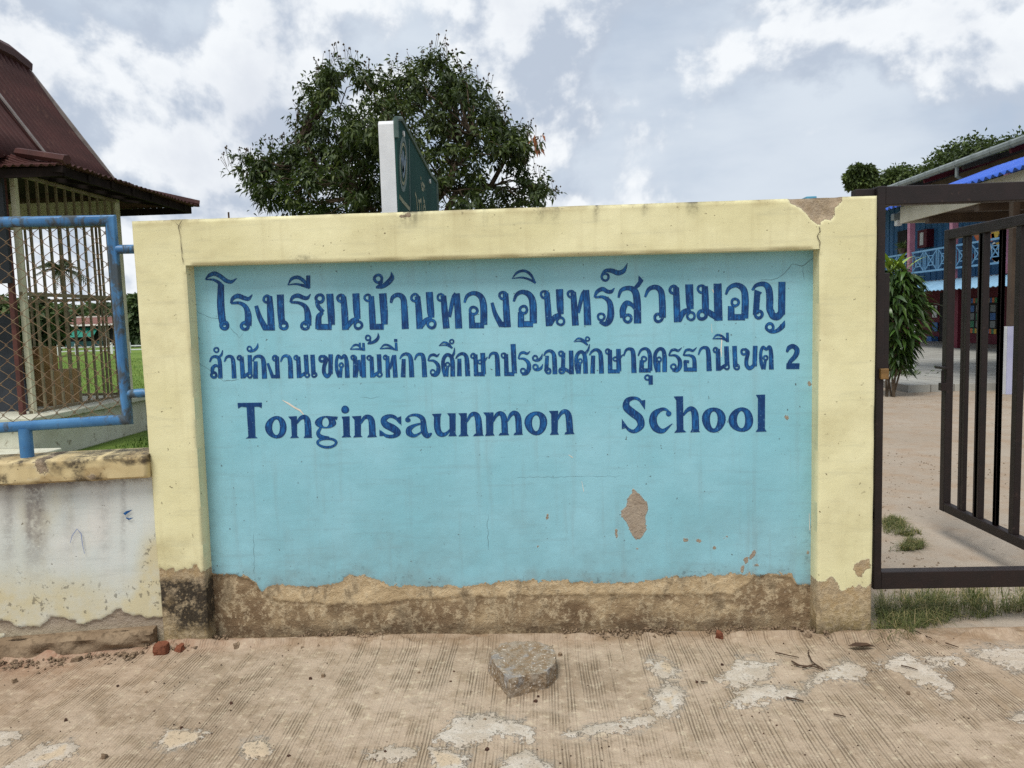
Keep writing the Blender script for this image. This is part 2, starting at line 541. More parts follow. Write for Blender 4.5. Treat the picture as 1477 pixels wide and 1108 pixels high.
groove = t.math('MULTIPLY', t.math('MULTIPLY', t.step(sn, 0.45, 0.95), t.step(each, 0.38, 0.60)), t.math('MULTIPLY_ADD', brk, 0.75, 0.25))
ridge = t.math('MULTIPLY', t.math('MULTIPLY', t.step(sn, 0.1, -0.7), t.step(each, 0.35, 0.6)), t.math('MULTIPLY_ADD', brk, 0.6, 0.1))
col = t.mix(t.step(n1, 0.32, 0.68), srgb(176, 158, 138), srgb(159, 141, 120))
col = t.mix(t.step(n2, 0.44, 0.64, 0.0, 0.7), col, srgb(144, 126, 104))
col = t.mix(t.math('MULTIPLY', ridge, 0.35), col, srgb(192, 178, 154))
col = t.mix(t.step(n3, 0.55, 0.75, 0.0, 0.4), col, srgb(206, 192, 168))
col = t.mix(t.math('MULTIPLY', groove, 0.50), col, srgb(92, 76, 60))
sp = t.step(t.noise(p, 34.0, 2.0, 0.6), 0.70, 0.73)
col = t.mix(t.math('MULTIPLY', sp, 0.6), col, srgb(84, 66, 52))
col = t.mix(t.math('MULTIPLY', t.step(t.noise(p, 3.4, 5.0, 0.6), 0.56, 0.7), 0.3), col, srgb(134, 122, 106))
mot = t.noise(p, 24.0, 8.0, 0.72)
col = t.mix(t.step(mot, 0.54, 0.68, 0, .55), col, srgb(130, 113, 93))
col = t.mix(t.step(mot, 0.46, 0.36, 0, .5), col, srgb(200, 186, 160))
col = t.mix(t.math('MULTIPLY', t.attr('stain'), t.step(mot, .35, .6, .15, .5)), col, srgb(130, 112, 92))
so = t.math('MULTIPLY', t.attr('soil'), t.step(t.math('MULTIPLY_ADD', n2, 0.6, t.math('MULTIPLY', n3, 0.4)), 0.34, 0.62, 0.25, 1.0))
col = t.mix(t.math('MULTIPLY', so, 0.8), col, t.mix(t.math('MULTIPLY', t.attr('red'), 0.8), srgb(136, 112, 88), srgb(152, 112, 92)))
pe = t.math('ADD', t.math('MULTIPLY_ADD', t.math('SUBTRACT', mot, 0.5), 6.0, t.attr('patch')), t.math('MULTIPLY_ADD', t.math('SUBTRACT', n2, 0.5), 4.0, t.math('MULTIPLY', t.math('SUBTRACT', n3, 0.5), 2.8)))
pk = t.math('MULTIPLY', t.step(pe, -0.10, 0.12), t.step(n3, 0.28, 0.44, 0.35, 1.0))
grey = t.math('MULTIPLY', t.step(pe, -1.1, -0.3), t.step(t.noise(p, 5.0, 3.0, 0.5), 0.46, 0.58))
col = t.mix(t.math('MULTIPLY', grey, 0.55), col, srgb(152, 143, 130))
pc = t.mix(t.step(n2, 0.38, 0.62), srgb(200, 192, 180), srgb(182, 170, 154))
pc = t.mix(t.step(n3, 0.42, 0.7, 0.0, 0.6), pc, srgb(152, 140, 122))
we = t.math('ADD', t.attr('warm'), t.math('MULTIPLY', t.math('SUBTRACT', n2, 0.5), 3.0))
pc = t.mix(t.step(we, -0.3, 0.3, 0.0, 0.8), pc, srgb(190, 170, 142))
col = t.mix(t.math('MULTIPLY', pk, 0.85), col, pc)
h = t.math('SUBTRACT', t.math('MULTIPLY', ridge, 0.4), t.math('MULTIPLY', groove, 0.9))
h = t.math('MULTIPLY', h, t.math('SUBTRACT', 1.0, t.math('MAXIMUM', pk, t.math('MULTIPLY', so, 0.6))))
H = t.math('MULTIPLY', h, 0.0055)
H = t.math('MULTIPLY_ADD', n2, 0.010, H); H = t.math('MULTIPLY_ADD', mot, 0.007, H)
H = t.math('MULTIPLY_ADD', n3, 0.003, H); H = t.math('MULTIPLY_ADD', pk, 0.0035, H)
nr = bump(t, H, 1.0, 1.0)
finish(t, col, 0.9, nr, 0.15)
M_CONC = m
pv = link('pavement', np_mesh('pavement', V, grid_faces(len(xs), len(ys)), {'patch': patch, 'warm': warm, 'soil': soil, 'red': red, 'stain': stain}, True), M_CONC)
tag(pv, 'tan broom-marked concrete pavement with pale scaled patches', None, None, 'structure')

# ---- grass field on the left behind the wall
m, t = mat_new('field_grass')
p = t.pos()
a = t.noise(p, 0.25, 5.0, 0.6); b_ = t.noise(p, 5.0, 6.0, 0.7)
col = t.mix(t.step(a, 0.3, 0.7), srgb(92, 118, 52), srgb(112, 132, 62))
col = t.mix(t.step(b_, 0.4, 0.7, 0.0, 0.6), col, srgb(74, 96, 42))
finish(t, col, 0.95, bump(t, b_, 0.8, 0.08), 0.1)
M_FIELD = m
xs = np.linspace(-160, 0.6, 30); ys = np.concatenate([np.linspace(4.4, 40, 20), np.linspace(50, 220, 12)])
X, Y = np.meshgrid(xs, ys)
V = np.stack([X.ravel(), Y.ravel(), np.full(X.size, -0.012)], 1)
tag(link('field', np_mesh('field', V, grid_faces(len(xs), len(ys))), M_FIELD), 'green mown playing field behind the low wall', None, None, 'structure')

# =================================================================== SIGN WALL
BLUE, BLUE2 = srgb(142, 193, 206), srgb(129, 185, 198)
YEL, YEL2 = srgb(225, 220, 178), srgb(213, 207, 162)
M_PANEL = plaster('blue_painted_render', BLUE, BLUE2, srgb(172, 150, 116), srgb(196, 174, 138), srgb(114, 93, 70), srgb(96, 80, 62), 0.55, srgb(74, 84, 86), 0.6)
M_FRAME = plaster('yellow_painted_render', YEL, YEL2, srgb(164, 146, 116), srgb(178, 152, 108), srgb(150, 132, 92), srgb(40, 36, 32), 0.25, srgb(96, 84, 62), 0.9)
M_LOW = plaster('whitewashed_render', srgb(212, 211, 204), srgb(198, 206, 202), srgb(150, 130, 106), srgb(136, 116, 92), srgb(198, 188, 152), srgb(120, 114, 112), 0.7, srgb(70, 64, 58), 0.7)
M_COPE = plaster('weathered_coping', srgb(208, 192, 150), srgb(192, 174, 130), srgb(150, 134, 108), srgb(120, 106, 84), srgb(140, 116, 78), srgb(58, 52, 44), 0.6, srgb(80, 66, 46), 0.9)
M_PCRACK = simple('panel_crack', srgb(104, 132, 138), srgb(86, 108, 112), 30, 0.9, 0.0)
M_CRACK = simple('crack_dark', srgb(92, 82, 66), srgb(70, 64, 54), 30, 0.9, 0.0)

def relief_box(quad, thick, res, fn, skip_edge=None, cham=0.006, back_to=None, axis=(0, 1, 0)):
    """box whose front face is a fine grid on a quad (TL, TR, BR, BL world points).
    fn(P) -> (push, attrs): push moves the front along axis; edges are softly chipped."""
    TL, TR, BR, BL = [np.asarray(q, float) for q in quad]
    ax = np.asarray(axis, float)
    nu = max(3, int(np.linalg.norm(TR - TL) / res)); nv = max(3, int(np.linalg.norm(BL - TL) / res))
    u = np.linspace(0, 1, nu); v = np.linspace(0, 1, nv)
    Ug, Vg = np.meshgrid(u, v); U, W = Ug.ravel()[:, None], Vg.ravel()[:, None]
    P = (TL * (1 - U) + TR * U) * (1 - W) + (BL * (1 - U) + BR * U) * W
    push, attrs = fn(P)
    border = (Ug.ravel() == 0) | (Ug.ravel() == 1) | (Vg.ravel() == 0) | (Vg.ravel() == 1)
    ch = cham * (0.5 + 1.3 * vn(P[:, 0] * 9 + P[:, 1] * 7, P[:, 2] * 9, 5)) * border
    if skip_edge is not None: ch = ch * (~skip_edge(P))
    Pf = P + ax * (push + ch)[:, None]
    Fc = grid_faces(nu, nv)
    idx = np.arange(nu * nv).reshape(nv, nu)
    loop = np.concatenate([idx[0, :-1], idx[:-1, -1], idx[-1, :0:-1], idx[:0:-1, 0]])
    Vb = []; Fs = []
    n0 = len(Pf); prev = loop; cnt = n0; allV = [Pf]
    at = {k: [np.asarray(q)] for k, q in attrs.items()}
    for s in (0.25, 0.6, 1.0):
        Pb = P[loop] + ax * thick * s
        allV.append(Pb); cur = np.arange(cnt, cnt + len(loop)); cnt += len(loop)
        for k in at: at[k].append(at[k][0][loop])
        nx_ = np.roll(prev, -1); cx_ = np.roll(cur, -1)
        Fs.append(np.stack([prev, cur, cx_, nx_], 1)); prev = cur
    # back cap
    c = np.array([[cnt]]); ctr = (TL + TR + BR + BL)[None, :] / 4 + ax * thick
    allV.append(ctr)
    for k in at: at[k].append(np.zeros(1))
    F_all = np.concatenate([Fc] + Fs + [np.stack([prev, np.full(len(prev), cnt), np.full(len(prev), cnt), np.roll(prev, -1)], 1)])
    return np.concatenate(allV), F_all, {k: np.concatenate(q) for k, q in at.items()}

def relief_obj(name, mat, parent, *a, **k):
    V, Fc, at = relief_box(*a, **k)
    # last fan as triangles
    tri = Fc[:, 1] == Fc[:, 2]
    quads, tris = Fc[~tri], Fc[tri][:, [0, 1, 3]]
    me = bpy.data.meshes.new(name)
    ls = np.concatenate([quads.ravel(), tris.ravel()]).astype(np.int32)
    me.vertices.add(len(V)); me.vertices.foreach_set('co', V.astype(np.float32).ravel())
    me.loops.add(len(ls)); me.loops.foreach_set('vertex_index', ls)
    me.polygons.add(len(quads) + len(tris))
    st = np.concatenate([np.arange(len(quads)) * 4, len(quads) * 4 + np.arange(len(tris)) * 3]).astype(np.int32)
    me.polygons.foreach_set('loop_start', st)
    me.polygons.foreach_set('loop_total', np.concatenate([np.full(len(quads), 4), np.full(len(tris), 3)]).astype(np.int32))
    me.polygons.foreach_set('use_smooth', np.ones(len(st), bool))
    me.update(calc_edges=True)
    bm = bmesh.new(); bm.from_mesh(me); bmesh.ops.recalc_face_normals(bm, faces=bm.faces[:]); bm.to_mesh(me); bm.free()
    for n_, v_ in at.items():
        q = me.attributes.new(n_, 'FLOAT', 'POINT'); q.data.foreach_set('value', np.asarray(v_, np.float32))
    try: me.set_sharp_from_angle(angle=rad(50))
    except Exception: pass
    return link(name, me, mat, parent)

def crack(pts, Y, width, parent, mat=None):
    """hairline crack following photo points on the plane y = Y"""
    P = [onY(a_, b_, Y) for a_, b_ in pts]
    Q = [P[0]]
    rr = random.Random(int(pts[0][0] * 7 + pts[0][1]))
    for a_, b_ in zip(P, P[1:]):
        k = max(2, int(np.linalg.norm(b_ - a_) / 0.018))
        for i in range(1, k + 1):
            q = a_ + (b_ - a_) * i / k
            if i < k: q = q + np.array([rr.uniform(-1, 1), 0, rr.uniform(-1, 1)]) * 0.004
            Q.append(q)
    V = []; Fc = []
    for i, q in enumerate(Q):
        d = Q[min(i + 1, len(Q) - 1)] - Q[max(i - 1, 0)]
        s = np.array([-d[2], 0, d[0]]); s = s / (np.linalg.norm(s) + 1e-9)
        wd = width * rr.uniform(0.4, 1.2) * (0.25 if i in (0, len(Q) - 1) else 1) / 2
        V += [q + s * wd, q - s * wd]
        if i: Fc.append((2 * i - 2, 2 * i, 2 * i + 1, 2 * i - 1))
    if mat is not None: V = list(on_panel(V, .0008))
    return MB().add(V, Fc).build('crack', mat or M_CRACK, parent)

sw = thing('sign_wall', 'yellow framed school sign wall with light blue panel and painted lettering', 'wall', (-0.15, D, 0.0))

# --- panel
def line_y(px_, pts):
    pts = np.array(pts, float); return np.interp(px_, pts[:, 0], pts[:, 1])
k1 = lambda pts: [(280 + a_ / 3.077, 680 + b_ / 3.077) for a_, b_ in pts]
k2 = lambda pts: [(740 + a_ / 2.735, 660 + b_ / 2.735) for a_, b_ in pts]
PAINT_EDGE = k1([(40, 455), (85, 455), (180, 458), (250, 470), (300, 530), (370, 500), (460, 510), (550, 515), (640, 490), (690, 462), (740, 465), (800, 480), (870, 505), (980, 510), (1080, 510), (1200, 510), (1300, 500), (1400, 488)]) \
    + k2([(10, 485), (200, 485), (330, 495), (450, 492), (540, 485), (620, 470), (760, 462), (900, 462), (1000, 462), (1100, 465), (1120, 500), (1200, 500)])
CRUST = k1([(40, 462), (180, 466), (250, 480), (300, 540), (340, 566), (400, 578), (600, 592), (750, 596), (950, 575), (1200, 555), (1400, 560)]) + k2([(5, 545), (300, 545), (700, 543), (870, 538), (925, 505), (950, 470), (1100, 473), (1120, 508), (1200, 508)])
SPOTS = [k2([(475, 125), (485, 140), (500, 150), (528, 180), (532, 210), (520, 230), (525, 285), (505, 315), (485, 322), (465, 290), (455, 265), (430, 235), (425, 210), (445, 200), (455, 160), (470, 145)])]
for (cx_, cy_, rx_, ry_, an) in [(408, 303, 8, 22, 0), (680, 325, 11, 8, 0), (733, 327, 12, 10, 0), (793, 357, 9, 11, 0), (945, 385, 24, 9, -1.0), (920, 405, 11, 14, 0),
                                 (905, 440, 8, 16, 0.3), (840, 315, 14, 5, -.4), (135, 235, 6, 12, 0), (98, 350, 7, 6, 0), (1165, 375, 7, 10, 0), (490, 360, 6, 5, 0), (960, 425, 12, 5, 0)]:
    SPOTS.append(k2([(cx_ + rx_ * math.cos(q) * math.cos(an) - ry_ * math.sin(q) * math.sin(an), cy_ + rx_ * math.cos(q) * math.sin(an) + ry_ * math.sin(q) * math.cos(an)) for q in np.linspace(0, 6.28, 9)[:-1]]))
SPOTS.append([(1165, 549), (1172, 552), (1170, 558), (1164, 556)])
SPOTS.append([(1131, 600), (1137, 597), (1139, 604), (1134, 607)])

def panel_fn(P):
    px, py = proj(P)
    e = py - line_y(px, PAINT_EDGE) + (fbm(px * 0.13, py * 0.13, 2, 5) - 0.5) * 9
    peel = e / 9.0
    for q in SPOTS: peel = np.maximum(peel, (sdf(px, py, q) + (0.8 if q is SPOTS[0] else -0.6)) / 6.0)
    c = py - line_y(px, CRUST) + (fbm(px * .16, py * .1, 52, 5) - .5) * 7
    thin = sst(c, -2.0, 1.5)                                   # below the crust the render sits deeper
    push = thin * 0.005 + sst(e, -1, 3) * 0.003 + (fbm(P[:, 0] * 3, P[:, 2] * 3, 6) - 0.5) * 0.006 + (fbm(P[:, 0] * 22, P[:, 2] * 22, 7) - 0.5) * 0.0016 * (1 + 6 * sst(e, 0, 6))
    low = np.clip((py - 600) / 250, 0, 1) ** 2
    edge = np.maximum(sst(px, 330, 285), sst(px, 1150, 1180))
    dirt = 0.35 * low * fbm(px * 0.02, py * 0.02, 4) * 1.4 + 0.30 * edge * np.clip((py - 560) / 200, 0, 1) + 0.35 * sst(e, -26, 0) * fbm(px * .05, py * .08, 12)
    damp = thin * np.clip(0.64 + 0.75 * (fbm(px * 0.03, py * 0.05, 15) - 0.45) * 2.6 + 0.3 * sst(px, 380, 300) + 0.25 * sst(px, 1040, 1150), 0, 0.95)
    mold = sst(py - 0.0105 * (738 - px), 892, 908) * 0.55 * fbm(px * .03, py * .06, 33) * 1.6 + thin * 0.45 * sst(fbm(px * 0.035, py * 0.012, 31), 0.45, 0.8)
    return push, {'peel': peel, 'dirt': dirt, 'mold': np.clip(mold, 0, 1), 'damp': damp, 'tan': sst(e, -8, 0)}

def on_panel(P, lift):
    """lay points on the uneven painted face"""
    P = np.asarray(P, float); return P + np.array([[0, 1.0, 0]]) * (panel_fn(P)[0] - lift)[:, None]

YP = D + REC
q = [onY(258, 372, YP), onY(1186, 349, YP), onY(1181, 922, YP), onY(296, 930, YP)]
panel = relief_obj('panel', M_PANEL, sw, q, 0.10, 0.0075, panel_fn, cham=0.0)

# --- frame: two pillars and the top beam
def frame_fn(P):
    px, py = proj(P)
    left = px < 500; right = px > 1100
    e_l = py - (822 + 16 * (fbm(px * .12, py * .03, 2) - .5) * 2)
    e_r = py - (846 - 0.32 * np.clip(1215 - px, 0, 40) + 30 * (fbm(px * .1, py * .03, 3) - .5))
    peel = np.where(left, e_l / 9.0, np.where(right, e_r / 9.0, -4.0))
    broken = [(1137, 283), (1155, 279), (1175, 280), (1213, 279), (1213, 292), (1203, 300), (1203, 312), (1197, 319), (1190, 315), (1181, 325), (1172, 318), (1160, 305), (1150, 298), (1138, 293)]
    bsd = sdf(px, py, broken)
    peel = np.maximum(peel, bsd / 6.0)
    for (a_, b_, r_) in [(588, 310, 5), (580, 312, 4)]:
        peel = np.maximum(peel, (r_ - np.hypot(px - a_, (py - b_) * 1.3)) / 6.0)
    peel = np.maximum(peel, (sdf(px, py, [(1232, 816), (1240, 808), (1254, 806), (1256, 818), (1246, 822), (1242, 834), (1234, 828)]) + (fbm(px * .3, py * .3, 6) - .5) * 8) / 6.0)
    top = py - (318 - 0.0343 * (px - 189))
    dirt = 0.55 * sst(top, 16, 0) * sst(fbm(px * .03, py * .02, 5), .35, .7) + 0.5 * np.where(left, sst(py, 740, 830), 0) * fbm(px * .05, py * .05, 6) + 0.16 * sst(fbm(px * .012, py * .02, 8), .5, .7)
    st = sum(np.exp(-((px - c0) / w0) ** 2) for c0, w0 in [(590, 22), (780, 8), (800, 6), (1000, 9), (930, 5), (860, 4), (700, 4)])
    mold = 0.75 * np.clip(st, 0, 1) * sst(top, 34, 0) * (fbm(px * .2, py * .03, 11) * 1.3) + 0.35 * sst(top, 5, 0)
    mold = mold + np.where(left, 1.1 * sst(py, 828, 850) * sst(fbm(px * .03, py * .03, 14), .30, .52) * sst(py, 935, 880), 0) + np.where(right, 0.5 * sst(py, 890, 912), 0)
    mold = mold + np.where(left, 0.9 * np.exp(-((px - 262) / 26) ** 2 - ((py - 866) / 24) ** 2), 0)
    ub = 0.5 * np.exp(-(((px - 436) / 16) ** 2 + ((py - 372) / 4) ** 2))
    push = sst(bsd, -1, 5) * 0.018 + np.where(left, sst(e_l, -2, 3) * 0.005, 0) + (fbm(P[:, 0] * 4, P[:, 2] * 4, 9) - .5) * 0.006 + (fbm(P[:, 0] * 25, P[:, 2] * 25, 7) - .5) * 0.0016
    damp = np.where(left, 0.55 * sst(py, 840, 925), np.where(right, 0.8 * sst(py, 856, 905) * (0.4 + fbm(px * .06, py * .06, 4)), 0.15))
    return push, {'peel': peel, 'dirt': dirt, 'mold': np.clip(mold + ub, 0, 1), 'damp': np.clip(damp, 0, 1), 'tan': np.where(py > 700, .75, .3)}

no_cham_l = lambda P: (P[:, 2] > 1.745) & (P[:, 0] > -1.66)
q = [onY(189, 319, D), onY(263.5, 316.4, D), onY(300.5, 932, D), onY(236, 934, D)]
TLb, BLb = q[1], onY(264, 383, D)
relief_obj('pillar', M_FRAME, sw, q, 0.24, 0.0085, frame_fn, skip_edge=no_cham_l)
q = [onY(1183.5, 284.8, D), onY(1266, 282, D), onY(1257, 924, D), onY(1178, 924, D)]
relief_obj('pillar', M_FRAME, sw, q, 0.24, 0.0085, frame_fn, skip_edge=lambda P: (P[:, 2] > 1.745) & (P[:, 0] < 1.29))
xl = onY(263.5, 316.4, D); xr = onY(1183.5, 284.8, D)
q = [xl, xr, onY(1182.5, 359, D), onY(265, 383, D)]
# the beam butts against the pillars
relief_obj('top_beam', M_FRAME, sw, q, 0.238, 0.0085, frame_fn, skip_edge=lambda P: (P[:, 0] < -1.58) | (P[:, 0] > 1.22))

for pts, wd in [([(1181, 326), (1183, 334), (1179, 341), (1183, 349), (1182, 358)], 0.004),
                ([(263, 317), (257, 328), (261, 352), (264, 381)], 0.003),
                ([(262, 330), (252, 320)], 0.002)]:
    crack(pts, D - 0.0035, wd, sw)
for pts, wd in [([(1178, 369), (1165, 378), (1156, 384), (1142, 381), (1128, 397), (1112, 404), (1095, 404)], 0.0035), ([(1158, 384), (1160, 404)], 0.002),
                ([(283, 448), (300, 457), (318, 460)], 0.002), ([(281, 520), (300, 532), (323, 550), (345, 547)], 0.0022), ([(330, 470), (345, 488), (352, 478)], 0.0018),
                ([(704, 742), (703, 775), (705, 793)], 0.002), ([(366, 770), (367, 828)], 0.0014),
                ([(520, 573), (535, 575), (548, 572)], 0.002), 
                ([(742, 689), (900, 687)], 0.0010)]:
    crack(pts, YP, wd * .8, panel, M_PCRACK)

# --- pale scratches where the paint is gone
M_CHIP = simple('white_chip', srgb(226, 222, 212), srgb(206, 196, 180), 60, 0.8, 0.0)
def chip(pts, wd):
    P = [onY(a_, b_, YP) for a_, b_ in pts]
    V = []; Fc = []
    for i, q_ in enumerate(P):
        d = P[min(i + 1, len(P) - 1)] - P[max(i - 1, 0)]; s = np.array([-d[2], 0, d[0]]); s /= np.linalg.norm(s) + 1e-9
        ww = wd * (0.2 if i == 0 else 1.0) * (0.4 if i == len(P) - 1 else 1) / 2
        V += [q_ + s * ww, q_ - s * ww]
        if i: Fc.append((2 * i - 2, 2 * i, 2 * i + 1, 2 * i - 1))
    MB().add(list(on_panel(V, .0010)), Fc).build('scratch', M_CHIP, panel)
chip([(407, 577), (416, 582), (425, 588), (433, 592), (438, 598)], 0.008)
chip([(1040, 480), (1041, 492), (1040, 505), (1041, 515)], 0.005)
chip([(1026, 467), (1027, 480)], 0.005)
chip([(839, 694), (842, 709)], 0.006)
chip([(1167, 740), (1168, 765)], 0.007)
chip([(1027, 417), (1030, 423)], 0.012)
chip([(820, 656), (826, 660)], 0.01)

